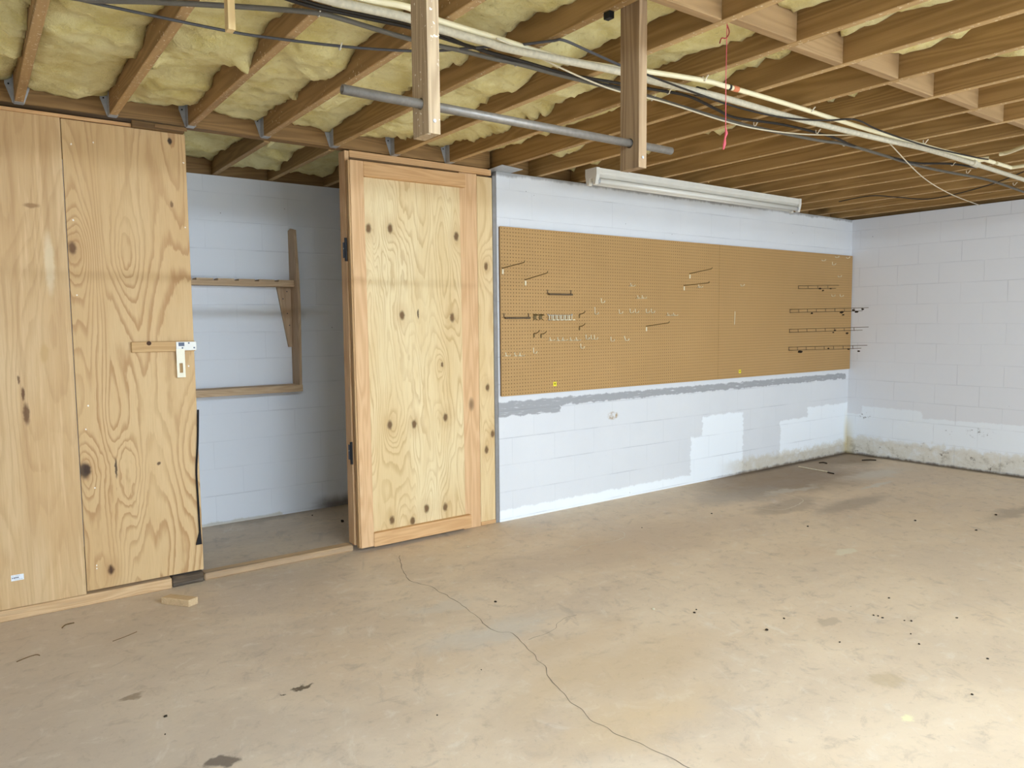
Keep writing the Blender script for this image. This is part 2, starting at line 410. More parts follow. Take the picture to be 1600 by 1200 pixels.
def right_patches(M, c, u, z, wu, wz):
    n = M.noise(M.vec(u, z, 3.), 7, 6, .7)
    c = M.mix(.65, c, S(232, 231, 233))
    c = M.mix(M.step(wz + (u-3.4)*.02, .455, .47, 1., 0.), c, S(240, 243, 246))
    c = M.mix(M.rect(wu, wz, 3.62, 4.25, .3, .53, .008), c, S(240, 243, 246))
    foot = M.step(wz + (n-.5)*.30, .16, .22, 1., 0.)
    c = M.mix(foot*M.step(n, .30, .52, .30, .70), c, S(214, 203, 180))
    c = M.mix(foot*M.step(n, .5, .66)*.55, c, S(146, 132, 104))
    c = M.mix(foot*M.step(M.noise(M.vec(u, z, 9.), 11, 5, .7), .60, .68)*.8, c, S(84, 62, 38))
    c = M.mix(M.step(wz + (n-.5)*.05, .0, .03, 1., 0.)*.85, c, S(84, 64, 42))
    c = M.mix(M.step(u, 4.30, 4.41)*M.step(wz, .1, .5, 1., 0.)*.5, c, S(206, 186, 130))
    sc_ = M.noise(M.vec(u, z, 1.), 30, 4, .7)
    for cu, cv, ru, rv in ((3.07, .37, .10, .05), (3.35, .33, .05, .04), (4.20, .42, .07, .05)):
        c = M.mix(M.blob(u, z, cu, cv, ru, rv, .5)*M.step(sc_, .58, .64)*.9, c, S(120, 112, 104))
    return c
def closet_patches(M, c, u, z, wu, wz):
    c = M.mix(.8, c, S(238, 240, 244))
    c = M.mix(M.rect(wu, wz, .9, 1.9, -.1, .02, .01)*.7, c, S(206, 196, 176))
    c = M.mix(M.step(wu, 2.1, 2.3)*M.step(wz, .02, .12, 1., 0.)*.8, c, S(86, 72, 56))
    return c

# ------------------------------------------------------------------ the room shell
XL, YF, YC = -1.6, -2.6, 5.635
fl = struct(obj('floor', bx(XL-.2, XR+.2, YF-3.0, YC+.2, -.12, 0), floor_mat()))
def ribbon(bm, pts, w, z):
    pts = [Vector((p[0], p[1], 0)) for p in pts]; L = []
    for i, p in enumerate(pts):
        t = (pts[min(i+1, len(pts)-1)] - pts[max(i-1, 0)]).normalized(); n = Vector((-t.y, t.x, 0))
        ww = w*(.45 + .8*abs(mnoise.noise(p*9)))
        L.append((bm.verts.new(p + n*ww + Vector((0, 0, z))), bm.verts.new(p - n*ww + Vector((0, 0, z)))))
    for a, b in zip(L, L[1:]): bm.faces.new((a[0], a[1], b[1], b[0]))
def crack(pxs, w, mat):
    P = [on(x, y, 2, 0) for x, y in pxs]; Q = []
    for p in spline(P, 10):
        Q.append(p + Vector((mnoise.noise(p*14)*.014, mnoise.noise(p*14 + Vector((5, 5, 5)))*.014, 0)))
    bm = bmesh.new(); ribbon(bm, Q, w, .0006)
    o = obj('crack', bm, mat, fl); return o
crack_m = flat('crack_shadow', S(138, 124, 108), .9, .1)
crack([(624, 868), (630, 890), (642, 908), (668, 915), (700, 932), (735, 955), (770, 985), (800, 990), (826, 1016), (850, 1040), (858, 1060), (880, 1082), (905, 1108), (945, 1138), (1000, 1162), (1060, 1190), (1090, 1205)], .0028, crack_m)
crack([(826, 1000), (862, 985), (880, 967), (902, 960)], .0016, crack_m)
pale_m = flat('pale_scrape', S(222, 212, 194), .9, .1)
crack([(897, 861), (915, 852), (945, 848), (972, 842), (975, 833), (950, 826)], .004, pale_m)
crack([(1196, 768), (1225, 772), (1255, 782), (1225, 796), (1185, 794)], .007, pale_m)

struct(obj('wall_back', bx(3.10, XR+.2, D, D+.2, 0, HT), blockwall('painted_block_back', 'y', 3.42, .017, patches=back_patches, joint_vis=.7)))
struct(obj('wall_right', bx(XR, XR+.2, YF, D, 0, HT), blockwall('painted_block_right', 'x', 3.908, .017, patches=right_patches, joint_vis=.5, vj=.6)))
wc = struct(obj('wall_closet', bx(XL, 3.3, YC, YC+.2, 0, HT), blockwall('painted_block_closet', 'y', 1.62, .017, patches=closet_patches, joint_vis=.55)))
plain_block = blockwall('painted_block_plain', 'x', 0, .017)
struct(obj('wall_left', bx(XL-.2, XL, YF, YC+.2, 0, HJ+JD), plain_block))
struct(obj('wall_closet_side', bx(2.75, 3.10, D+.12, YC, 0, HT), plain_block))
bm = bmesh.new()                                    # wall behind the camera with the garage doorway
box(bm, XL-.2, 1.6, YF-.2, YF, 0, HJ+JD); box(bm, 6.6, XR+.2, YF-.2, YF, 0, HJ+JD); box(bm, 1.6, 6.6, YF-.2, YF, 2.17, HJ+JD)
struct(obj('wall_front', bm, blockwall('painted_block_front', 'y', 0, .017)))
ceil = struct(obj('ceiling', bx(XL-.2, XR+.2, YF-.2, YC+.2, HJ+JD, HJ+JD+.03), deck_m))
struct(obj('added_girder', bx(XL, XR, .38, .50, 2.432, HJ-.003), header_m))   # unseen girder, added to keep lamp light off the wall tops
# rim boards closing the joist bays over the outer walls
struct(obj('trim_1', bx(3.06, XR+.2, D+.11, D+.15, HT+.004, HJ+JD), header_m))
struct(obj('trim_2', bx(XL, 3.06, YC+.03, YC+.07, HT+.004, HJ+JD), header_m))
struct(obj('trim_3', bx(XR+.06, XR+.10, YF, D+.10, HT+.004, HJ+JD), joist_m))

# ------------------------------------------------------------------ joists, header, blocking, insulation
right_faces = [.29, .695, 1.073, 1.48, 1.90, 2.31, 2.72, 3.11, 3.51, 3.92, 4.327, 4.733, 5.14, 5.546, 5.952, 6.359, 6.765, 7.172, 7.578]
ords = ['first', 'second', 'third', 'fourth', 'fifth', 'sixth', 'seventh', 'eighth', 'ninth', 'tenth', 'eleventh', 'twelfth']
NJ = len(right_faces)
def jlabel(i):
    if i == 0: return 'pale flecked joist above the left plywood wall panel, at the left edge of the photo'
    if i == 1: return 'flecked joist meeting the header above the middle of the hasped plywood door'
    if i == 2: return 'ceiling joist meeting the header at the right edge of the hasped plywood door'
    if i == 3: return 'ceiling joist meeting the header above the middle of the closet opening'
    if i == 4: return 'ceiling joist meeting the header at the right end of the closet opening'
    if i == 5: return 'ceiling joist meeting the header above the hinge side of the framed door'
    if i == 6: return 'ceiling joist meeting the header above the right part of the framed door'
    if i == 7: return 'ceiling joist landing on the galvanised plate at the block wall end'
    if i < NJ-6: return f'brown ceiling joist over the pegboard wall, {ords[i-8]} to the right of the galvanised plate'
    if i == NJ-1: return 'brown ceiling joist closest to the right block wall'
    return f'brown ceiling joist, {ords[NJ-1-i]} from the right block wall'
for i, xr in enumerate(right_faces):
    y1 = D-.004 if i < 7 else D+.105
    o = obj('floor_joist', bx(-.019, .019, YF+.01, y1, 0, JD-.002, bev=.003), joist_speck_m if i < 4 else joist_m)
    o.location = (xr-.019, 0, HJ); tag(o, jlabel(i), 'joist', 'floor joists overhead')
closet_j = [(1.12, 'dim joist over the closet, hidden mostly by the hasped plywood door'), (1.525, 'dim closet joist nearest to the hasped plywood door'),
            (1.925, 'dim closet joist over the middle of the gun rack shelf'), (2.36, 'dim closet joist close to the framed door')]
for xr, lb in closet_j[1:]:
    o = obj('floor_joist', bx(-.019, .019, D+.085, YC+.02, 0, JD-.002, bev=.003), joist_m)
    o.location = (xr-.019, 0, HJ); tag(o, lb, 'joist', 'joists over the closet')
hd = thing('header_beam', 'brown header beam with metal hangers running above the plywood closet front', 'beam', (0, 0, HJ+.006))
obj('beam', bx(XL+.01, 3.05, D, D+.08, 0, JD-.01, bev=.003), header_m, hd)
for xr in right_faces[:7]:
    bm = bmesh.new(); x0, x1 = xr-.038, xr
    for s, xx in ((-1, x0), (1, x1)):               # face flange tapering to the seat, side strap
        a = xx + s*.0005; b = xx + s*.034
        prism(bm, [(a, -.002), (a + s*.004, -.004), (b, .085), (b, .15), (a, .15)], 1, D-.0035, D-.0008)
        box(bm, min(xx, xx+s*.002), max(xx, xx+s*.002), D-.055, D-.001, -.006, .145)
    box(bm, x0, x1, D-.055, D-.001, -.0075, -.0064)
    h = obj('joist_hanger', bm, galv_m, hd)
    bm = bmesh.new()
    for s, xx in ((-1, x0), (1, x1)):
        for zz in (.085, .125): tube(bm, [(xx+s*.018, D-.0036, zz), (xx+s*.018, D-.0065, zz)], .0042, 6)
    obj('nail', bm, black_metal_m, h)
# solid blocking between the joists
for i in range(4, 13):
    x0, x1 = right_faces[i]+.001, right_faces[i+1]-.039
    yb = 1.80 if i % 2 == 0 else 1.765
    o = obj('blocking_board', bx(x0, x1, 0, .038, 0, JD-.004, bev=.002), block_m); o.location = (0, yb, HJ+.002)
    lab = ['flecked pale blocking board right beside the second hanging post', 'pale blocking board beside the knot of the pink string'][i-4] if i < 6 else \
          f'pale blocking board, {ords[i-5]} to the right of the hanging post'
    tag(o, lab, 'blocking', 'blocking boards between the joists')
# fibreglass batts: one per joist bay, split where blocking crosses
def batt_bm(w, y0, y1, base, lump, seed, step=.024, droop=.05):
    nx = max(10, int(w/step)); ny = int((y1-y0)/step); bm = bmesh.new(); G = []
    sv = Vector((seed*3.7, seed*1.9, seed))
    for j in range(ny+1):
        row = []
        for i in range(nx+1):
            u = i/nx; x = u*w; y = y0 + (y1-y0)*j/ny
            p = Vector((x, y, 0)) + sv
            n1 = mnoise.noise(p*Vector((2.6, 2.1, 1)).x*1.0); n2 = mnoise.noise(p*6.5); n3 = mnoise.noise(p*17)
            pil = .5 - abs(n2)                       # pillowy lumps with creases
            z = base - lump*(1.0*n1 + .55*pil + .42*n3 + .28*mnoise.noise(p*38))
            z -= .055*max(0, min(1, (mnoise.noise(p*2.6 + Vector((9, 4, 2))) - .14)*3.5))*(.7 + .4*pil)
            e = min(u, 1-u)*w                        # torn hanging edges
            tear = max(0, .12 + mnoise.noise(Vector((y*3.1, seed, u > .5 and 4 or 0))))
            z -= droop*tear*max(0, 1-e/.07)*(.7+1.5*mnoise.noise(Vector((y*24, seed+2, 1))) + .7*mnoise.noise(Vector((y*55, seed+5, 1))))
            z += .018*max(0, 1-e/.03)
            ye = y + (.03*mnoise.noise(Vector((x*22, seed, j > ny/2))) if j in (0, ny) else 0)
            row.append(bm.verts.new((x, ye if 0 < j < ny else max(min(ye, y1-.001), y0+.001), z)))
        G.append(row)
    zt = JD-.006
    top = [[bm.verts.new((x, y, zt)) for x in (0, w)] for y in (y0, y1)]
    for j in range(ny):
        for i in range(nx): bm.faces.new((G[j][i], G[j+1][i], G[j+1][i+1], G[j][i+1]))
    bm.faces.new([top[0][0], top[0][1], top[1][1], top[1][0]])
    bm.faces.new([top[0][1], top[0][0]] + G[0]); bm.faces.new([top[1][0], top[1][1]] + G[-1][::-1])
    bm.faces.new([top[1][0]] + [r[0] for r in G[::-1]] + [top[0][0]]); bm.faces.new([top[0][1]] + [r[-1] for r in G] + [top[1][1]])
    bmesh.ops.recalc_face_normals(bm, faces=bm.faces); return bm
def batt(x0, x1, y0, y1, base, lump, seed, label, group, step=.024, droop=.05):
    o = obj('insulation_batt', batt_bm(x1-x0, y0, y1, base, lump, seed, step, droop), insul_m, smooth=True)
    o.location = (x0, 0, HJ); return tag(o, label, 'insulation', group)
edges = [-.12] + right_faces
bays = [(edges[i] + (.0015), edges[i+1]-.0395) for i in range(len(edges)-1)]
bn = ['at the far left edge of the photo', 'above the seam of the left plywood panels', 'above the hasped plywood door', 'above the left half of the closet opening',
      'above the right half of the closet opening', 'above the framed door hinges', 'above the framed door']
for i, (a, b) in enumerate(bays):
    base = [.10, .095, .10, .10, .105, .10, .105, .125, .140, .14, .145, .15, .155, .16, .165, .17, .17, .17, .17][i]
    split = 5 <= i < 14
    where = bn[i] if i < 7 else f'in the {ords[i-7]} bay right of the galvanised plate' if i < 17 else f'in the {["second to last", "last"][i-17]} joist bay before the right block wall'
    if split:
        yb = 1.80 if (i-1) % 2 == 0 else 1.765
        batt(a, b, yb+.04, D-.02 if i < 7 else D+.09, base, .030, i+.3, f'yellow insulation {where}, behind the blocking', 'insulation batts between joists', .024 if i < 9 else .03, .065)
        batt(a, b, -1.2, yb-.002, base-.005, .030, i+.7, f'yellow insulation {where}, before the blocking', 'insulation batts between joists', .03, .05)
    else:
        batt(a, b, YF+.05 if i < 4 else -1.2, D-.012 if i < 7 else D+.09, base, .034, i+.5, f'yellow insulation {where}', 'insulation batts between joists', .022 if i < 6 else .035, .06)
cb = [(1.03, 1.486, 'shaded insulation batt at the left end of the closet ceiling'), (1.526, 1.886, 'shaded insulation batt in the middle of the closet ceiling'),
      (1.926, 2.321, 'shaded insulation batt at the right end of the closet ceiling')]
for i, (a, b, lb) in enumerate(cb):
    batt(a, b, D+.09, YC-.02, .10, .035, 31+i*2.3, lb, 'insulation batts over the closet', .03, .08)

# ------------------------------------------------------------------ closet front
P0 = D
pw = thing('closet_front_wall', 'fixed plywood wall panel with a white label, at the left edge of the photo', 'plywood wall')
left_ply = plywood('plain_veneer', S(204, 168, 120), S(174, 134, 88), S(218, 188, 144), [(-.30, 1.2, .05, .3)], 3.3, .8, .42, 1.,
                   marks=[(.215, 1.13, .006, .03, S(96, 62, 34), .9), (.225, 1.03, .014, .05, S(96, 62, 34), .85), (.20, 1.20, .005, .02, S(96, 62, 34), .8),
                          (.30, 2.06, .03, .012, S(150, 112, 70), .8), (.315, 1.33, .018, .045, S(196, 160, 108), .8), (.36, 1.78, .02, .14, S(226, 206, 168), .7)])
obj('sheet', bx(XL+.01, .4405, P0, P0+.018, .060, 2.503, bev=.0012), left_ply, pw)
obj('top_strip', bx(XL+.01, .80, P0-.008, P0+.01, 2.5035, 2.5205, bev=.002), rail_m, pw)
lb_ = thing('sticker', 'small white printed label stuck low on the left plywood panel', 'label')
c0 = on(17.5, 908.5, 1, P0); c1 = on(37, 896, 1, P0)
obj('paper', bx(c0.x, c1.x, P0-.0012, P0-.0002, c0.z, c1.z), paper_m, lb_)
bm = bmesh.new(); wl, hl = c1.x-c0.x, c1.z-c0.z
for (a, b, e, f) in ((.07, .15, .38, .60), (.20, .30, .36, .60), (.32, .40, .40, .62), (.42, .50, .40, .62), (.52, .60, .40, .62), (.1, .22, .80, .83), (.3, .7, .80, .83), (.25, .75, .18, .21), (.80, .88, .15, .22)):
    box(bm, c0.x+a*wl, c0.x+b*wl, P0-.0016, P0-.0013, c0.z+e*hl, c0.z+f*hl)
obj('print', bm, ink_m, lb_)

KN = [(.03, .72, .030, 1.2), (.20, .70, .045, 1.9), (.115, .165, .03, 1.0), (.02, 1.86, .034, 1.6), (.25, 1.85, .04, -1.2), (.42, 1.10, .07, .8), (.30, .45, .06, .7), (.09, .45, .07, .7), (.45, .25, .06, -.6), (.17, 2.15, .06, -.6)]
door_ply = plywood('swirled_veneer', S(206, 170, 120), S(170, 126, 78), S(214, 182, 134), KN, 7.1, .9, .95, .3,
                   marks=[(.165, .71, .006, .05, S(62, 40, 24), .9), (.115, .165, .006, .022, S(70, 46, 26), .85), (.505, 2.455, .010, .018, S(44, 30, 20), .95), (.375, .71, .008, .010, S(80, 54, 32), .9), (.50, 2.12, .007, .016, S(110, 76, 44), .8),
                          (.02, .716, .026, .04, S(60, 42, 28), .9)] + [(a_, b_, .0035, .004, S(244, 238, 226), .95) for a_, b_ in ((.04, 2.38), (.03, 2.0), (.14, 2.40), (.57, 2.35), (.565, 2.0), (.03, 1.62), (.05, 1.05), (.035, .93), (.55, 1.24), (.05, .19), (.05, .205), (.06, .62))])
pd = thing('closet_door', 'closed plywood closet door with metal hasp, left of the closet opening', 'closet door', (.444, P0, 0))
obj('door_panel', bx(.0, .583, 0, .018, .074, 2.500, bev=.0012), door_ply, pd)
def lp(px, py, yy=P0): p = on(px, py, 1, yy); return p.x-.444, p.z
a0 = lp(205, 551); a1 = lp(302, 532)
hb = obj('hasp_board', bx(a0[0], a1[0]+.004, -.020, -.0005, a0[1], a1[1]-.002, bev=.002),
         wood('hasp_board_pine', S(214, 178, 128), S(182, 142, 92), 0, 1.6), pd)
bm = bx(0, .03, -.021, -.0202, 0, .02)
obj('knot', tb([(a0[0]+.085, -.0203, a0[1]+.048), (a0[0]+.085, -.0212, a0[1]+.048)], .012, 10), flat('knot_wood', S(74, 46, 24), .7), hb); bm.free()
b0 = lp(274, 546); b1 = lp(305, 534)
hp = obj('hasp_plate', bx(b0[0], b1[0], -.0245, -.0206, b0[1]-.006, b1[1]+.002, bev=.001), white_metal_m, pd)
for sx_ in (.3, .62, .88):
    bm = bmesh.new()
    tube(bm, [(b0[0]+(b1[0]-b0[0])*sx_, -.0246, (b0[1]+b1[1])/2+(.014 if sx_ == .62 else -.012)), (b0[0]+(b1[0]-b0[0])*sx_, -.0256, (b0[1]+b1[1])/2+(.014 if sx_ == .62 else -.012))], .0045, 8)
    obj('screw', bm, dark_metal_m, hp)
obj('staple', bx(b0[0]+.012, b0[0]+.042, -.0255, -.0246, b0[1]+.018, b0[1]+.038), dark_metal_m, hp)
s0 = lp(275.5, 589.5); s1 = lp(286.5, 545)
bm = bmesh.new(); sx0, sx1, sz0, sz1 = s0[0], s1[0], s0[1], s1[1]; w4 = (sx1-sx0)
hx0, hx1, hz0, hz1 = sx0+w4*.30, sx0+w4*.72, sz0+.025, sz0+.078
for q in ((sx0, sx1, hz1, sz1), (sx0, sx1, sz0, hz0), (sx0, hx0, hz0, hz1), (hx1, sx1, hz0, hz1)): box(bm, q[0], q[1], -.0285, -.0250, q[2], q[3])
obj('hasp_strap', bm, flat('cream_hasp', S(238, 230, 204), .4, .5, 0, .05), pd)
pts = [lp(x, y) for x, y in ((309, 640), (308.5, 690), (306.5, 735), (309, 780), (311, 815), (312.5, 838))]
bm = bmesh.new(); tube(bm, spline([(p[0], -.006, p[1]) for p in pts], 5), .0055, 6)
e = lp(311, 850); prism(bm, [(e[0]-.018, e[1]), (e[0]+.014, e[1]), (e[0]+.010, e[1]+.055), (e[0]+.002, e[1]+.07)], 1, -.012, -.001)
obj('rubber_strip', bm, rubber_m, pd)
bm = bmesh.new(); a0 = lp(206, 212); a1 = lp(283, 193)
tb_ = thing('wood_turn_block', 'small dark wooden turn block at the top of the hasped plywood door', 'block', (0, 0, 0))
p0, p1 = on(206, 212, 1, P0-.02), on(287, 195, 1, P0-.02)
obj('block', bx(p0.x, p1.x, P0-.030, P0-.001, 2.498, 2.535, bev=.004), wood('old_dark_block', S(134, 104, 66), S(84, 60, 34), 0, 2), tb_)
obj('pivot_plate', bx(p0.x+.11, p0.x+.27, P0-.034, P0-.0302, 2.510, 2.528, bev=.001), wood('old_block_cover', S(150, 116, 76), S(112, 82, 48), 0, 2), tb_)

pl = obj('bottom_plate', bx(XL+.01, .855, P0-.006, P0+.084, .0, .0585, bev=.004), sill_m); tag(pl, 'long reddish bottom plate on the floor beneath the left plywood panels', 'sill board')
pl = obj('rotten_plate', bx(.858, 1.028, P0+.006, P0+.09, .0, .060, bev=.006), rot_m); tag(pl, 'short dark rotted piece of sill below the corner of the hasped door', 'sill board')
pl = obj('threshold_board', bx(1.031, 1.951, P0+.012, P0+.100, .0, .040, bev=.008), sill_m); tag(pl, 'worn pine threshold board lying across the closet opening', 'sill board')
# wood offcut on the floor
q = [on(251.8, 944.3, 2, 0), on(295, 949, 2, 0), on(309.8, 943, 2, 0)]; q.append(q[0]+q[2]-q[1])
o = obj('wood_offcut', prism(bmesh.new(), [(p.x-q[0].x, p.y-q[0].y) for p in q], 2, 0, .037), treated_m); o.location = (q[0].x, q[0].y, .0005)
bv = o.modifiers.new('bevel', 'BEVEL'); bv.width = .002; bv.segments = 1
tag(o, 'short sawn wood offcut lying on the concrete in front of the closet', 'wood offcut')
# jamb, stud, plywood strip, top plate beside the closet opening
jb = thing('door_jamb', 'narrow fir jamb with two dark hinge leaves at the right of the closet opening', 'door jamb', (1.952, 0, 0))
obj('jamb_board', bx(0, .030, P0-.002, P0+.086, .0405, 2.535, bev=.002), stud_m, jb)
for zc in (1.50+.43, on(549, 707, 1, P0).z):
    h = obj('hinge', bx(-.0026, -.0004, P0+.004, P0+.052, zc-.052, zc+.045, bev=.001), dark_metal_m, jb)
    bm = bmesh.new(); tube(bm, [(-.007, P0-.006, zc-.075), (-.007, P0-.006, zc+.068)], .0085, 10)
    obj('hinge_barrel', bm, black_metal_m, h)
    for yy, zz in ((.016, .028), (.038, .006), (.016, -.028)): obj('screw', tb([(-.0027, P0+yy, zc+zz), (-.004, P0+yy, zc+zz)], .0045, 8), galv_m, h)
sd = obj('wall_stud', bx(2.79, 2.935, P0+.003, P0+.0405, .0, 2.495, bev=.002), stud_m); tag(sd, 'pale fir stud standing just right of the open framed door', 'stud')
sp_ = thing('plywood_strip', 'narrow knotty plywood strip between the framed door and the white block wall', 'plywood wall', (2.938, P0+.006, 0))
ply2 = plywood('strip_veneer', S(222, 190, 138), S(190, 148, 96), S(232, 206, 158), [(.07, 1.86, .03, 1.2), (.07, 1.0, .03, 1.0), (.055, .55, .03, 1.2), (.11, .66, .03, .8)], 11.2, 1.1, .8, .2)
obj('strip', bx(0, .128, 0, .018, .028, 2.485, bev=.001), ply2, sp_)
obj('foot_strip', bx(0, .128, -.004, .016, .002, .027, bev=.001), rail_m, sp_)
ge = obj('grey_edge_board', bx(3.068, 3.0985, P0+.002, P0+.06, .0, 2.50, bev=.001), flat('grey_primer', S(150, 146, 142), .7, .2, 0, .2, 12))
tag(ge, 'grey painted edge strip between the plywood strip and the block wall', 'trim board')
tp = obj('top_plate', bx(1.985, 3.055, P0-.004, P0+.084, 2.4975, 2.540, bev=.003), rail_m); tag(tp, 'fir top plate above the framed closet door', 'plate board')

# the framed door, folded back flat against the wall
dr = thing('closet_door', 'open framed plywood door with dark knots, folded back right of the closet opening', 'closet door', (1.973, 4.352, .028))
dr.rotation_euler = (0, -.0045, 0)
obj('stile', bx(0, .090, 0, .038, .0, 2.442, bev=.002), stud_m, dr)
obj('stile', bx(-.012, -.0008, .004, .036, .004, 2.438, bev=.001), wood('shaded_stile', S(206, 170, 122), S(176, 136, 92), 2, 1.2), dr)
obj('top_rail', bx(.0908, .842, 0, .038, 2.352, 2.442, bev=.002), rail_m, dr)
obj('bottom_rail', bx(.0908, .842, -.001, .037, -.006, .083, bev=.002), rail_m, dr)
def dl(px, py): p = on(px, py, 1, 4.388); return (p.x-1.973, p.z-.028)
dk = [(578, 357), (612, 357), (715, 370), (630, 493), (708, 497), (610, 664), (648, 663), (697, 653), (692, 570), (613, 813), (667, 795), (696, 793), (645, 815)]
KN2 = []
for x_, y_ in dk:
    u_, v_ = dl(x_, y_); KN2.append((u_, v_, .033 if y_ != 570 else .018, 1.1 if (x_ % 3) else -.9))
door_ply2 = plywood('knotty_veneer', S(224, 196, 146), S(184, 144, 92), S(236, 216, 172), KN2 + [(.28, 2.1, .09, 1.5), (.52, 1.0, .08, 1.0), (.3, 1.5, .1, .8)], 17.7, 1.25, .62, .35,
                      marks=[(*dl(655, 491), .006, .03, S(70, 46, 26), .9)])
obj('door_panel', bx(.05, .816, .0385, .052, .03, 2.40, bev=.001), door_ply2, dr)

# ------------------------------------------------------------------ rack inside the closet
rk = thing('gun_rack', 'pale wooden rack with a notched shelf fixed to the closet back wall', 'wall rack', (2.02, YC, 0))
prof = [(-.002, 1.003), (-.150, 1.003), (-.172, 1.60), (-.165, 1.80), (-.125, 2.17), (-.05, 2.185), (-.002, 2.175)]
obj('upright', prism(bmesh.new(), prof, 0, 0, .019), pine_v_m, rk)
obj('bottom_shelf', bx(-.85, -.0005, -.158, -.002, .992, 1.012, bev=.001), pine_m, rk)
obj('shelf_lip', bx(-.85, .019, -.1625, -.1585, .962, 1.012, bev=.001), pine_m, rk)
obj('notched_shelf', bx(-.85, -.0005, -.110, -.003, 1.748, 1.782, bev=.001), pine_m, rk)
for k in range(6):
    obj('notch_block', bx(-.845+k*.145, -.845+k*.145+.115, -.112, -.004, 1.7825, 1.797, bev=.001), pine_m, rk)
br = obj('bracket', prism(bmesh.new(), [(-.105, 1.747), (-.0005, 1.747), (-.0005, 1.295), (-.028, 1.295)], 1, -.024, -.003), pine_v_m, rk)
for u_, v_ in ((-.03, 1.715), (-.062, 1.66), (-.032, 1.55), (-.018, 1.46)): obj('screw', tb([(u_, -.0242, v_), (u_, -.0256, v_)], .0045, 8), dark_metal_m, br)

# ------------------------------------------------------------------ hanging posts and pipe
YP, ZP, RP = 1.895, 2.076, .0132
def post(name_lbl, x0, z0, z1, mat):
    t = thing('hanging_post', name_lbl, 'post', (x0, 0, z0), 'hanging posts')
    bm = bmesh.new(); W_, ya, yb = .038, 1.852, 1.941; h = ZP-z0; R = .0165; n = 16; hs = .030
    for (y0_, y1_, za, zb) in ((ya, yb, 0, h-hs), (ya, yb, h+hs, z1-z0), (ya, YP-hs, h-hs, h+hs), (YP+hs, yb, h-hs, h+hs)):
        if y1_-y0_ > .002: box(bm, 0, W_, y0_, y1_, za, zb)
    for s in (0, W_):                                # square plate with a round hole, both faces
        sq, ci = [], []
        for k in range(n):
            a = 2*math.pi*k/n; c_, s_ = math.cos(a), math.sin(a); m_ = max(abs(c_), abs(s_))
            sq.append(bm.verts.new((s, YP+hs*c_/m_, h+hs*s_/m_))); ci.append(bm.verts.new((s, YP+R*c_, h+R*s_)))
        for k in range(n): bm.faces.new((sq[k], sq[(k+1) % n], ci[(k+1) % n], ci[k]))
        if s == 0: first = ci
    for k in range(n): bm.faces.new((first[k], first[(k+1) % n], ci[(k+1) % n], ci[k]))
    bmesh.ops.recalc_face_normals(bm, faces=bm.faces)
    obj('post_board', bm, mat, t)
    bm = bmesh.new(); tube(bm, [(.019, 1.8515, .035), (.019, 1.8495, .035)], .005, 10)
    obj('bolt_head', bm, galv_m, t)
post('flecked wooden post hanging from the joists near the left end of the grey pipe', 1.074, 1.988, HJ+.05, post_m)
post('dark wooden post hanging from the joists near the right end of the grey pipe', 1.901, 1.988, HJ+.05, wood('dark_post', S(176, 148, 114), S(118, 92, 64), 2, 1.2))
bm = bmesh.new(); xa, xb = .838, 2.112; n = 20
ring = lambda x_, r_: [bm.verts.new((x_, YP+r_*math.cos(2*math.pi*k/n), ZP+r_*math.sin(2*math.pi*k/n))) for k in range(n)]
R0 = ring(xa, RP); R1 = ring(xb, RP); I0 = ring(xa, .0105); I1 = ring(xb, .0105)
for A, B in ((R0, R1), (I0, I1), (R0, I0), (R1, I1)):
    for k in range(n): bm.faces.new((A[k], A[(k+1) % n], B[(k+1) % n], B[k]))
bmesh.ops.recalc_face_normals(bm, faces=bm.faces)
o = obj('hanging_pipe', bm, pipe_m, smooth=False)
for p in o.data.polygons: p.use_smooth = abs(p.normal.x) < .5
tag(o, 'grey steel pipe pushed through the holes of the two hanging posts', 'pipe')
p = on(363, 46, 0, .708)
o = obj('hanging_stick', bx(0, .022, 0, .036, p.z-HJ, .06, bev=.001), stick_m); o.location = (.6965, p.y, HJ)
tag(o, 'short fresh yellow stick hanging beside a joist, left of the hanging posts', 'stick')

# ------------------------------------------------------------------ pipes and cables under the joists
def run(name, pxs, z, r, mat, label, cat, n=6, seg=8, parent=None, wob=0.0):
    P = []
    for q_ in pxs:
        zz = q_[2] if len(q_) > 2 else z
        P.append(on(q_[0], q_[1], 2, zz))
    o = obj(name, tb(spline(P, n), r, seg), mat, smooth=True)
    return tag(o, label, cat), P
pvcA, PA = run('water_pipe', [(520, -14), (579, 0), (637, 11), (682, 31), (776, 60), (881, 92), (973, 107), (1017, 112.5), (1101, 126), (1135, 135), (1225, 161), (1307, 187), (1375, 208), (1442, 227), (1506, 244), (1527, 250)],
    2.524, .0112, pvc_m, 'thin cream plastic water pipe, upper of the two pale pipes under the joists', 'pipe', seg=12)
pvcB, PB = run('drain_pipe', [(440, -24), (514, 0), (637, 28), (682, 44), (761, 66), (802, 78), (973, 113), (1017, 126), (1082, 141), (1135, 154), (1225, 180), (1300, 199), (1375, 217), (1450, 234), (1525, 257), (1600, 281), (1640, 294)],
    2.496, .0148, conduit_m, 'thick dusty white pipe, lower of the two pale pipes under the joists', 'pipe', seg=12)
def collar(parent, p, q, r, ln, mat, name):
    d = (q-p).normalized(); m_ = p + (q-p)*.5
    return obj(name, tb([m_-d*ln/2, m_+d*ln/2], r, 12), mat, parent, smooth=False)
a = on(1091, 143, 2, 2.50); b = on(1097, 144.5, 2, 2.50); collar(pvcB, a, b, .021, .05, black_cable_m, 'strap')
a = on(1519, 254, 2, 2.50); b = on(1527, 257, 2, 2.50); collar(pvcB, a, b, .023, .10, conduit_m, 'coupling')
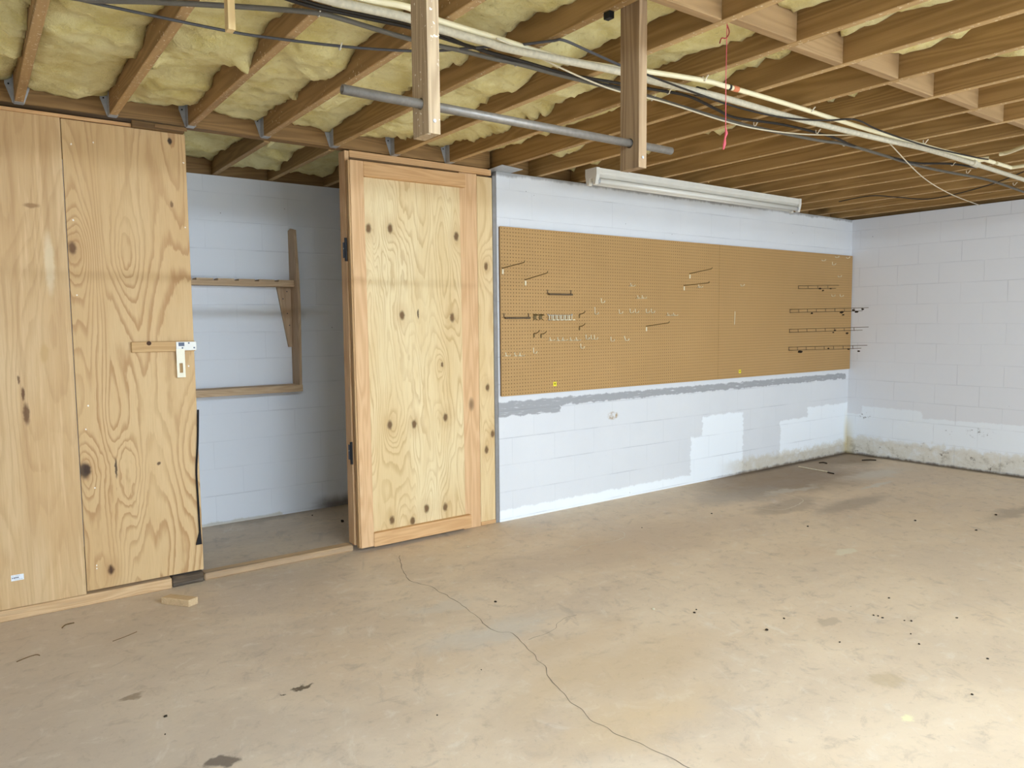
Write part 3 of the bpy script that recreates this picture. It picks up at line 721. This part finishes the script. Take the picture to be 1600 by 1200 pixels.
a = on(1146, 138, 2, 2.524); b = on(1152, 139.6, 2, 2.524); collar(pvcA, a, b, .0132, .035, orange_m, 'tape_band')
a = on(1138, 136, 2, 2.524); b = on(1142, 136.6, 2, 2.524); collar(pvcA, a, b, .0130, .012, black_cable_m, 'tape_band')
bm = bmesh.new()                                      # printed line along the pipe
for x_ in range(818, 880, 3):
    f_ = (x_-776)/(881-776); p_ = on(x_, 60+32*f_+2.0, 2, 2.524) + Vector((0, -.0128, -.002))
    if x_ % 4: box(bm, p_.x, p_.x+.004, p_.y-.0004, p_.y, p_.z-.003, p_.z+.003)
obj('print', bm, black_cable_m, pvcA)
t = thing('pipe_tee', 'cream plastic pipe tee with short branches at the far right of the ceiling', 'pipe fitting')
bm = tb([on(1527, 250, 2, 2.522), on(1545, 248, 2, 2.522)], .0165, 10); tube(bm, [on(1537, 249, 2, 2.522), on(1553, 254, 2, 2.522)], .013, 10)
obj('tee_body', bm, pvc_m, t)
t = tag(obj('water_pipe', tb(spline([on(1562, 241, 2, 2.522), on(1576, 238, 2, 2.522), on(1600, 229, 2, 2.522), on(1630, 220, 2, 2.522)], 3), .0125, 10), pvc_m), 'short cream pipe stub leaving the frame above the pipe tee', 'pipe')
t = tag(obj('water_pipe', tb([on(1557, 255, 2, 2.522), on(1580, 262, 2, 2.522), on(1600, 259, 2, 2.522), on(1640, 254, 2, 2.522)], .0125, 10), pvc_m), 'cream pipe with an elbow at the right edge, below the pipe stub', 'pipe')
cabC, PC = run('thick_cable', [(60, -14), (142, 0), (236, 3), (351, 9), (439, 15), (500, 21), (536, 30), (592, 47), (637, 60), (682, 71), (720, 79), (772, 92), (806, 99), (870, 116), (930, 131), (973, 142), (1017, 152), (1112, 181), (1180, 199), (1277, 219), (1319, 225), (1375, 241), (1435, 259), (1487, 270), (1544, 281), (1600, 300)],
    2.527, .0095, grey_cable_m, 'thick grey brown cable crossing all joists in front of the pipes', 'cable')
cabD, PD = run('cable_bundle', [(420, -12), (480, 8), (570, 28), (637, 42), (682, 56), (742, 75), (817, 96), (892, 117), (973, 131), (1017, 139), (1075, 150), (1120, 171), (1150, 184), (1225, 195), (1300, 214), (1337, 229), (1405, 249), (1435, 255), (1487, 256), (1525, 262)],
    2.529, .0072, black_cable_m, 'black cable running between the thick grey cable and the dusty pipe', 'cable')
cabD2, _ = run('cable_bundle', [(440, -12), (500, 8), (580, 25), (640, 37), (686, 52), (748, 78), (825, 102), (895, 121), (975, 137)],
    2.531, .005, black_cable_m, 'thin second black cable beside the black one, ending at the dark post', 'cable')
cabE, _ = run('thin_cable', [(80, -12), (125, 0), (236, 24), (358, 49), (422, 59), (540, 73), (637, 79.5), (690, 79), (735, 75), (802, 71), (862, 64), (881, 63), (922, 81), (971, 103)],
    2.530, .0055, flat('dark_grey_cable', S(78, 76, 78), .5, .4), 'thin dark grey cable sagging lowest at the top left of the ceiling', 'cable')
cabF, _ = run('thin_cable', [(1000, 112, 2.49), (1017, 119, 2.475), (1075, 141, 2.475), (1150, 167, 2.475), (1225, 184, 2.475), (1290, 188, 2.50), (1337, 187, 2.505), (1375, 204, 2.505), (1450, 229, 2.475), (1525, 246, 2.475), (1544, 249, 2.50)],
    2.475, .0045, black_cable_m, 'thin black cable lying against the dusty white pipe, right of the posts', 'cable')
cabG, _ = run('white_cable', [(776, 60), (820, 79), (855, 96), (911, 122), (964, 142), (1019, 154.5), (1056, 165), (1131, 189), (1187, 202), (1262, 210), (1345, 211)],
    2.512, .0038, white_cable_m, 'thin white cable running below the grey cable past the dark post', 'cable')
cabH = tag(obj('white_string', tb(spline([on(1390, 224, 2, 2.51), on(1442, 277, 2, 2.50), on(1487, 304, 2, 2.50), on(1530, 320.5, 0, XR-.005)], 6), .0035, 6), white_cable_m), 'thin white string slanting from the pipes down to the right block wall', 'string')
cabI, _ = run('thin_cable', [(1311, 315), (1360, 306), (1400, 308), (1450, 311), (1506, 300), (1560, 284), (1600, 268)], 2.532, .0045, black_cable_m, 'thin dark cable hanging under the far joists near the right wall', 'cable')
clips = [((498, 20), 'beside the yellow stick'), ((531, 73), 'on the thin grey cable left of the posts'), ((683, 57), 'right beside the flecked post'), ((806, 99), 'halfway between the two posts'),
         ((1019, 153), 'at the lower right of the dark post'), ((1044, 143), 'just right of the dark post'), ((1180, 193), 'right of the pink string'), ((1277, 205), 'in the middle of the white cable'),
         ((1319, 225), 'on the grey cable before the far joists'), ((1101, 122), 'on the cream pipe above the pink string'), ((1268, 171), 'on the cream pipe right of the pink string'), ((1445, 221), 'on the cream pipe far right'),
         ((1488, 256), 'left of the pipe coupling'), ((1512, 268), 'under the pipe coupling'), ((1585, 287), 'under the dusty pipe at the right edge')]
for (x_, y_), wh in clips:
    p = on(x_, y_, 2, 2.530); bm = bmesh.new()
    arc = [p + Vector((.0, .009*math.cos(t_), -.002-.010*math.sin(t_))) for t_ in [math.pi*k/6 for k in range(7)]]
    tube(bm, [Vector((arc[0].x, arc[0].y, HJ-.001))] + arc, .0028, 6)
    tube(bm, [arc[-1] + Vector((0, 0, 0)), Vector((arc[-1].x, arc[-1].y-.012, HJ-.002))], .0030, 6)
    tag(obj('cable_clip', bm, clip_m), f'small white cable clip {wh}', 'clip', 'white cable clips')
# pink pull string
p = on(1136, 37, 2, HJ); q2 = on(1132, 205, 0, p.x)
bm = bmesh.new(); tube(bm, [(p.x, p.y, HJ), (p.x, p.y+.002, HJ-.2), (p.x, p.y, on(1133, 205, 1, p.y).z)], .0015, 6)
ps = thing('pull_string', 'thin pink string with a frayed knot hanging from a joist', 'string')
obj('string', bm, pink_m, ps)
zk = on(1133, 208, 1, p.y).z; bm = bmesh.new()
tube(bm, [(p.x, p.y, zk+.02), (p.x+.004, p.y, zk), (p.x-.003, p.y, zk-.018), (p.x-.006, p.y, zk-.04), (p.x-.012, p.y, zk-.06)], [.002, .0055, .003, .006, .003], 7)
obj('knot', bm, pink_m, ps)
bm = bmesh.new(); zq = HJ-.03
tube(bm, spline([(p.x, p.y, HJ-.004), (p.x+.008, p.y-.004, zq), (p.x-.012, p.y-.006, zq-.025), (p.x-.035, p.y-.004, zq-.03), (p.x-.045, p.y-.004, zq-.05)], 5), .0022, 6)
obj('loose_end', bm, flat('faded_red_string', S(150, 60, 56), .8, .2), ps)
# small things nailed up near the dark post
p = on(967, 24, 2, HJ+.01)
o = obj('cable_box', bx(-.012, .012, -.016, .016, -.012, .012, bev=.002), black_metal_m); o.location = (right_faces[4]-.019, p.y-.02, HJ-.013); tag(o, 'tiny black box fixed under the joist beside the top of the dark post', 'box')
# galvanised plate on the end of the block wall
pp = [on(x_, y_, 2, 2.5345) for x_, y_ in ((755, 268), (784, 257.5), (817, 265), (793, 272))]
o = obj('metal_plate', prism(bmesh.new(), [(v.x, v.y) for v in (pp[0], pp[1], pp[2], pp[3])], 2, 2.5338, 2.5362), galv_m)
tag(o, 'bent galvanised sheet plate on top of the block wall end, right of the framed door', 'metal plate')

# ------------------------------------------------------------------ strip light over the pegboard (switched off)
FX0, FX1, FY = 3.62, 6.08, 3.93
fx = thing('strip_light', 'long white unlit fluorescent strip light under the joists above the pegboard', 'ceiling light', (FX0, FY, HJ))
L = FX1-FX0
obj('housing', prism(bmesh.new(), [(-.0, -.002), (.11, -.002), (.11, -.045), (.078, -.062), (.032, -.062), (0, -.045)], 0, 0, L), white_metal_m, fx)
obj('side_rib', bx(.05, L-.05, -.004, -.0005, -.030, -.024), white_metal_m, fx)
for e in (0, 1):
    ax = -.004 if e == 0 else L-.026
    obj('end_cap', prism(bmesh.new(), [(-.004, .0), (.114, .0), (.114, -.05), (.10, -.115), (.075, -.115), (.068, -.068), (.042, -.068), (.035, -.115), (.010, -.115), (-.004, -.05)], 0, ax, ax+.03), white_metal_m, fx)
for yy in (.022, .088):
    t_ = obj('lamp_tube', tb([(.03, yy, -.088), (L-.03, yy, -.088)], .019, 14), tube_glass_m, fx, smooth=True)
    for xa_ in (.022, L-.045): obj('tube_cap', tb([(xa_, yy, -.088), (xa_+.023, yy, -.088)], .0196, 12), galv_m, t_)
# ------------------------------------------------------------------ lit shop light behind the camera
lt = thing('shop_light', 'lit twin tube shop light under the joists behind the photographer', 'ceiling light', (.15, -1.05, HJ))
LW = 2.44
obj('reflector', prism(bmesh.new(), [(-.03, -.001), (.13, -.001), (.19, -.044), (.186, -.047), (.125, -.012), (-.025, -.012), (-.086, -.047), (-.09, -.044)], 0, 0, LW), white_metal_m, lt)
E_ = Mat('lit_tube', .5); E_.b.inputs['Emission Color'].default_value = (.66, .82, 1, 1); E_.b.inputs['Emission Strength'].default_value = TUBE_STRENGTH
for yy in (.02, .08): obj('lamp_tube', tb([(.03, yy, -.060), (LW-.03, yy, -.060)], .019, 10), E_.mat, lt, smooth=True)

# ------------------------------------------------------------------ pegboards
def peg_mat(name, x0, z0):
    M = Mat(name, .55, .35); x, y, z = M.xyz; s = .0254
    fx_ = M.math('FRACT', x/s) - .5; fz_ = M.math('FRACT', z/s) - .5
    d = M.math('SQRT', M.math('POWER', fx_, 2) + M.math('POWER', fz_, 2))
    hole = M.step(d, .10, .18, 1., 0.)
    n = M.noise(M.P, 1.6, 3); f = M.noise(M.P, 90, 4, .7)
    c = M.mix(n, S(176, 138, 86), S(192, 152, 98)); c = M.mix(M.step(f, .5, .8)*.25, c, S(156, 120, 74))
    c = M.mix(hole*.88, c, S(70, 48, 26))
    M.color(c); M.bump(hole*-1., .003, .8); return M.mat
ZB, ZT, XP = .9294, 2.1486, 3.113
def pegboard(x0, x1, label, lb2):
    o = obj('pegboard', bx(0, x1-x0, -.0055, 0, 0, ZT-ZB), peg_mat('pegboard_'+lb2, x0, ZB)); o.location = (x0, D-.016, ZB)
    tag(o, label, 'pegboard'); 
    bw = wood('batten_'+lb2, S(150, 120, 84), S(110, 84, 54), 2)
    for xx in (0.002, x1-x0-.022): obj('batten', bx(xx, xx+.02, .0005, .0155, .003, ZT-ZB-.003), bw, o)
    return o
pegboard(XP, 5.540, 'left brown pegboard with many small hooks on the white block wall', 'left')
pegboard(5.5425, XR-.012, 'right brown pegboard with four wire brackets near the corner', 'right')
YB = D-.0215
for (x_, y_), nm in (((867, 600), 'left'), ((1156, 580.5), 'right')):
    p = on(x_, y_, 1, YB); h_ = .0165
    t = thing('sticker', f'small square yellow sticker near the bottom of the {nm} pegboard', 'sticker', (p.x, YB, p.z), 'yellow stickers')
    obj('paper', bx(-h_, h_, -.0010, -.0002, -h_, h_), yellow_m, t)
    obj('print', bx(-.008, .007, -.0014, -.0011, -.004, .007), olive_ink_m, t)
# -- hooks
def W3(x_, y_, off=0.): return on(x_, y_, 1, YB-off)
pos_words = lambda x_: 'left pegboard' if x_ < 1119 else 'right pegboard'
def hook_small(x_, y_, hgt, tilt=0, white=True, lab='', thick=.0035):
    p = W3(x_, y_); bm = bmesh.new()
    tube(bm, [p + Vector((0, .010, hgt/2)), p + Vector((0, -.004, hgt/2)), p + Vector((tilt, -.005, -hgt/2+.006)), p + Vector((tilt+.002, -.012, -hgt/2)), p + Vector((tilt+.003, -.035, -hgt/2+.004)), p + Vector((tilt+.003, -.042, -hgt/2+.016))], thick, 6)
    tag(obj('peg_hook', bm, white_wire_m if white else wire_m), lab, 'hook', 'small hooks on the pegboards')
smalls = [(929, 486, .055, 'tall white hook in the left middle of the left pegboard'), (967, 487, .032, 'single white hook, first to the right of the tall white hook'),
 (984, 486, .032, 'white hook left in the first close pair right of the single hook'), (992, 486, .032, 'white hook right in the first close pair right of the single hook'),
 (1009, 486, .032, 'white hook left in the rightmost close pair of the white row'), (1017, 486, .032, 'rightmost white hook of the white hook row'),
 (939, 470, .035, 'thin hook just above the tall white hook'), (915, 527, .034, 'stout white hook, left of three at the lower middle of the pegboard'), (923, 527, .034, 'white hook, middle of three at the lower middle of the pegboard'),
 (928, 527, .034, 'white hook, right of three at the lower middle of the pegboard'), (954, 530, .034, 'lone hook right of the lower three white hooks'), (975, 529, .036, 'bright tilted white hook, farthest right in the lower row'),
 (907, 541, .034, 'white hook just below the lower three white hooks'), (833, 548, .04, 'wide thin hook in the lower left of the pegboard'), (1157, 446, .014, 'tiny white peg at the upper left of the right pegboard'),
 (1284, 407, .012, 'tiny white peg, leftmost near the top right corner of the right pegboard'), (1300, 412, .03, 'short white hook near the top right corner of the right pegboard'), (1305, 402, .012, 'tiny white peg at the very top of the right pegboard'),
 (1322, 403, .012, 'tiny white peg closest to the top right corner of the right pegboard'), (1309, 432, .014, 'tiny white peg above the shortest wire bracket'), (1299, 462, .018, 'dull peg below the shortest wire bracket'), (1312, 462, .022, 'white peg below the tip of the shortest wire bracket')]
for x_, y_, h_, lb in smalls: hook_small(x_, y_, h_, .012 if x_ == 975 else 0, True, lb, .0045 if x_ in (915, 975) else .0036)
def hook_T(x_, y_, lab):
    p = W3(x_, y_); bm = bmesh.new()
    tube(bm, [p + Vector((0, .01, .022)), p + Vector((0, -.003, .022)), p + Vector((0, -.005, 0))], .0032, 6)
    for s in (-1, 1): tube(bm, [p + Vector((0, -.005, 0)), p + Vector((s*.018, -.005, -.001)), p + Vector((s*.018, -.03, .0)), p + Vector((s*.018, -.036, .008))], .0028, 6)
    tag(obj('double_hook', bm, white_wire_m), lab, 'hook', 'double hooks on the pegboards')
for x_, y_, lb in ((985, 447, 'lone double hook in the upper middle of the left pegboard'), (996, 466, 'left double hook of the upper pair in the middle of the left pegboard'), (1003, 466, 'right double hook of the upper pair in the middle of the left pegboard'),
 (1091, 449, 'double hook below the long flat hook near the board seam'), (1043, 493, 'left double hook of the pair at the right of the left pegboard'), (1052, 493, 'right double hook of the pair at the right of the left pegboard'),
 (790, 556, 'double hook lowest at the left edge of the pegboard'), (804, 556, 'second double hook from the left edge in the lowest row'), (812, 556, 'third double hook from the left edge in the lowest row'),
 (859, 532, 'first double hook of the lower middle row of five'), (871, 532, 'second double hook of the lower middle row of five'), (879, 532, 'third double hook of the lower middle row of five'), (891, 532, 'fourth double hook of the lower middle row of five'), (900, 532, 'fifth double hook of the lower middle row of five')):
    hook_T(x_, y_, lb)
def hook_long(base, tip, lab, white_clip=True, r=.0035, off=.15):
    p = W3(*base); t_ = on(tip[0], tip[1], 0, p.x)   # sticks straight out of the board
    bm = bmesh.new(); t = thing('long_hook', lab, 'hook', (0, 0, 0), 'long straight hooks')
    q_ = Vector((p.x, t_.y, t_.z)); d = (q_-p).normalized()
    tube(bm, [p + Vector((0, .01, 0)), p + Vector((0, -.002, 0)), q_, q_ + d*.006 + Vector((0, 0, .012))], r, 6); obj('rod', bm, wire_m, t)
    obj('clip', bx(p.x-.005, p.x+.007, YB-.006, YB-.0004, p.z-.042, p.z-.008, bev=.001), white_wire_m, t)
hook_long((785, 419), (819, 410), 'long straight hook at the upper left corner of the left pegboard')
hook_long((820.5, 437), (855, 426.5), 'long straight hook, right of the upper left corner one')
hook_long((1077.5, 427.5), (1112, 420), 'long straight hook highest beside the board seam')
hook_long((1068.5, 446), (1107.5, 442), 'long flat hook just below the highest one beside the board seam')
hook_long((1009.5, 509.5), (1045, 504.5), 'long straight hook alone in the right middle of the left pegboard')
def hook_curve(x_, y_, lab):
    p = W3(x_, y_); bm = bmesh.new()
    tube(bm, [p + Vector((0, .01, 0)), p + Vector((0, -.004, 0)), p + Vector((0, -.03, .002)), p + Vector((0, -.06, .012)), p + Vector((0, -.07, .024))], .0032, 6)
    box(bm, p.x-.004, p.x+.005, YB-.006, YB-.0004, p.z-.03, p.z-.004)
    tag(obj('curved_hook', bm, wire_m), lab, 'hook', 'curved hooks')
for x_, y_, lb in ((834, 521, 'small curved hook with a bright clip left of the double hook row'), (845, 522, 'dull small curved hook beside the one with the bright clip'), (905, 510, 'small curved hook below the white tool rack'), (905, 491, 'small curved hook right of the white tool rack')): hook_curve(x_, y_, lb)
for x_, lb in ((835.5, 'left spring clip between the dark rod rack and the white tool rack'), (844.5, 'right spring clip between the dark rod rack and the white tool rack')):
    p = W3(x_, 495); bm = bmesh.new()
    for s in (-1, 1):
        tube(bm, [p + Vector((s*.010, .008, .018)), p + Vector((s*.010, -.006, .018)), p + Vector((s*.016, -.025, .012)), p + Vector((s*.004, -.040, .010))], .003, 6)
        tube(bm, [p + Vector((s*.010, -.003, -.018)), p + Vector((s*.018, -.012, -.024))], .003, 6)
    box(bm, p.x-.014, p.x+.014, YB-.004, YB-.0004, p.z-.020, p.z+.020)
    tag(obj('spring_clip', bm, wire_m), lb, 'clip', 'spring clips')
def rod_rack(x0, x1, y_, lab):
    a = W3(x0, y_); b = W3(x1, y_); b.z = a.z; bm = bmesh.new(); t = thing('rod_rack', lab, 'rack', (0, 0, 0), 'dark rod racks')
    for q_ in (a, b): tube(bm, [q_ + Vector((0, .008, .032)), q_ + Vector((0, -.004, .032)), q_ + Vector((0, -.006, 0)), q_ + Vector((0, -.022, 0))], .0035, 6)
    obj('end_wire', bm, rust_m, t); bm = bmesh.new(); n_ = 26
    pts_ = [a.lerp(b, k/n_) + Vector((0, -.022, 0)) for k in range(n_+1)]
    tube(bm, pts_, [.0055 if k % 2 else .008 for k in range(n_+1)], 8); obj('coil_rod', bm, rust_m, t)
rod_rack(855.3, 891.5, 459.8, 'dark coiled rod rack, upper of two in the left of the pegboard')
rod_rack(787, 825.5, 497, 'dark coiled rod rack, lower of two near the left edge of the pegboard')
wr = thing('tool_rack', 'white wire tool rack with six loops in the left middle of the pegboard', 'rack')
a = W3(855.5, 492.5); b = W3(893, 492.5); b.z = a.z
bm = bmesh.new(); tube(bm, [a + Vector((0, .008, .006)), a + Vector((0, -.006, .006)), a + Vector((0, -.008, 0)), b + Vector((0, -.008, 0)), b + Vector((0, -.006, .006)), b + Vector((0, .008, .006))], .004, 6)
tube(bm, [a + Vector((0, -.008, -.035)), b + Vector((0, -.008, -.035))], .0035, 6); obj('back_wire', bm, galv_m, wr)
for k in range(6):
    c_ = a.lerp(b, (k+.5)/6); bm = bmesh.new()
    tube(bm, [c_ + Vector((-.012, -.012, 0)), c_ + Vector((-.012, -.013, -.036)), c_ + Vector((-.010, -.05, -.036)), c_ + Vector((.010, -.05, -.036)), c_ + Vector((.012, -.013, -.036)), c_ + Vector((.012, -.012, 0))], .004, 6)
    obj('wire_loop', bm, white_wire_m, wr)
p = W3(1148, 487); q_ = W3(1147, 507); bm = tb([p + Vector((0, .008, .0)), p + Vector((0, -.004, 0)), q_ + Vector((0, -.004, 0))], .0028, 6)
tag(obj('hanging_wire', bm, white_wire_m), 'thin pale vertical wire hanging on the left part of the right pegboard', 'wire')
def ladder(base_px, top_y, bot_y, tip_px, rungs, lab, dirt):
    a = W3(base_px, top_y); b = W3(base_px, bot_y); b.x = a.x
    ln = YB - on(tip_px[0], tip_px[1], 0, a.x).y; zt = on(tip_px[0], tip_px[1], 0, a.x).z
    t = thing('wire_bracket', lab, 'bracket', (0, 0, 0), 'wire brackets on the right pegboard'); bm = bmesh.new(); g = a.z-b.z
    for s in (0, 1):
        z0 = a.z - s*g; tube(bm, [(a.x, YB+.008, z0), (a.x, YB-.002, z0), (a.x, YB-ln*(1 if s == 0 else .93), z0 + (zt-a.z) + (.004 if s else 0))], .0028, 6)
    obj('rail_wire', bm, rust_m, t)
    for k in range(rungs):
        f_ = (k/(rungs-.2)); yy = YB - .004 - ln*.92*f_; z0 = a.z + (zt-a.z)*f_
        obj('rung', tb([(a.x-.001, yy, z0+.001), (a.x+.004, yy, z0-g-.001)], .0030, 6), rust_m, t)
    for (f_, dz, s_) in dirt:
        bm = bmesh.new(); pc = Vector((a.x+.002, YB-ln*f_, a.z + (zt-a.z)*f_ - g + dz))
        m4 = Matrix.Translation(pc) @ Matrix.Diagonal((s_, s_*1.3, s_*.8, 1)); bmesh.ops.create_icosphere(bm, subdivisions=1, radius=1, matrix=m4)
        for v_ in bm.verts: v_.co += Vector((mnoise.noise(v_.co*90), mnoise.noise(v_.co*90+Vector((3, 3, 3))), mnoise.noise(v_.co*90+Vector((7, 1, 3)))))*.006
        obj('cobweb_dirt', bm, dirt_m, t)
    return t
ladder(1247, 446.5, 451, (1311, 446), 4, 'short rusty wire bracket, topmost of the four near the corner', [(.55, .0, .012), (.62, -.02, .008), (.8, .0, .008)])
ladder(1234, 483.5, 488.5, (1357, 480.8), 8, 'long rusty wire bracket with clumps of dirt, second from the top near the corner', [(.3, -.01, .010), (.68, -.005, .016), (.7, -.03, .010), (.82, .012, .012), (.86, -.005, .014), (.93, .02, .012)])
ladder(1233, 514.5, 519.5, (1357, 511), 8, 'long rusty wire bracket, third from the top near the corner', [(.58, -.01, .009), (.75, -.02, .010), (.6, .01, .01)])
ladder(1232, 542.5, 547.5, (1355, 539.5), 8, 'long rusty wire bracket with a grey clump, lowest near the corner', [(.16, -.015, .020), (.53, .01, .010), (.78, .0, .010), (.9, -.02, .010)])

# ------------------------------------------------------------------ litter on the floor
def lump(name, px, py, r, flatn, mat, label, cat, group, seed):
    p = on(px, py, 2, 0); r = r*.72; bm = bmesh.new(); bmesh.ops.create_icosphere(bm, subdivisions=2, radius=1)
    for v_ in bm.verts:
        k_ = 1 + .5*mnoise.noise(v_.co*1.7 + Vector((seed, seed*2, 0)))
        v_.co = Vector((v_.co.x*r*k_, v_.co.y*r*k_*.75, max(0, (v_.co.z+.6))*r*flatn*k_))
    o = obj(name, bm, mat); o.location = (p.x, p.y, .0006); o.rotation_euler = (0, 0, seed*1.7); return tag(o, label, cat, group)
crumbs = [(259, 1120, .010), (774, 941, .011), (258, 1148, .005), (1262, 823, .012), (1389, 935, .008), (1085, 958, .010), (1088, 953, .007), (1198, 985, .012), (1379, 966, .008), (1372, 963, .007), (1424, 971, .009), (1495, 966, .008), (1225, 967, .008), (1436, 1007, .008), (1519, 1086, .008),
          (1543, 1030, .008), (1556, 805, .014), (1112, 803, .010), (683, 1118, .005), (752, 1047, .005), (1312, 1004, .008), (1525, 829, .012), (1430, 814, .012), (535, 827, .016), (518, 828, .006), (488, 802, .008), (1003, 825, .007), (1423, 991, .006), (1413, 970, .006), (1365, 962, .007)]
for k, (x_, y_, r_) in enumerate(crumbs):
    if x_ == 535: lump('dirt_clod', x_, 816, .018, .9, dirt_m, 'dark lump of dirt on the closet floor near the jamb', 'dirt', None, 5); continue
    if y_ < 812 and x_ < 530: lump('dirt_clod', x_, y_+4, r_, .8, dirt_m, 'tiny dark crumb near the closet back wall', 'dirt', None, 6); continue
    if x_ == 518: continue
    lump('dirt_crumb', x_, y_, r_, .55, dirt_m, 'tiny dark crumb of dirt on the open concrete floor', 'dirt', 'dark crumbs on the floor', k*1.3)
chips = [(1021, 952, .014, 'pale wood chip in the middle of the open floor'), (819, 831, .013, 'pale dry scrap on the floor before the white wall'), (711, 842, .011, 'pale crumb on the floor under the framed door'), (731, 854, .010, 'flat pale scrap in front of the framed door'), (836, 824, .013, 'flat pale scrap farther right before the white wall')]
for k, (x_, y_, r_, lb) in enumerate(chips): lump('wood_chip', x_, y_, r_, .35, chip_m, lb, 'wood chip', None, k*2.1+.4)
def stick(pts_, r_, mat, name, lab, cat):
    P_ = [on(x_, y_, 2, r_*1.05) for x_, y_ in pts_]; tag(obj(name, tb(spline(P_, 4), r_, 6), mat), lab, cat)
stick([(1248, 729), (1270, 733), (1293, 737)], .006, chip_m, 'thin_stick', 'thin pale stick on the floor near the far corner', 'stick')
stick([(1293, 738), (1298, 739), (1303, 740)], .006, dirt_m, 'bark_piece', 'dark bit at the end of the pale stick near the far corner', 'bark')
stick([(1280, 723), (1286, 722.5), (1292, 724)], .006, dirt_m, 'bark_piece', 'dark bark piece beside the far corner of the block walls', 'bark')
stick([(1347, 719), (1358, 718.5), (1369, 719)], .006, dirt_m, 'bark_piece', 'dark bark piece along the foot of the right block wall', 'bark')
stick([(97, 981), (103, 976), (116, 973)], .0028, leaf_m, 'dry_twig', 'dark curled twig on the floor below the left plywood panel', 'twig')
stick([(26, 1034), (40, 1028), (56, 1023), (62, 1024)], .002, leaf_m, 'dry_twig', 'thin dry twig on the floor at the lower left', 'twig')
stick([(176, 1002), (195, 995), (214, 987)], .0014, leaf_m, 'dry_twig', 'long hair-thin twig on the floor in front of the hasped door', 'twig')
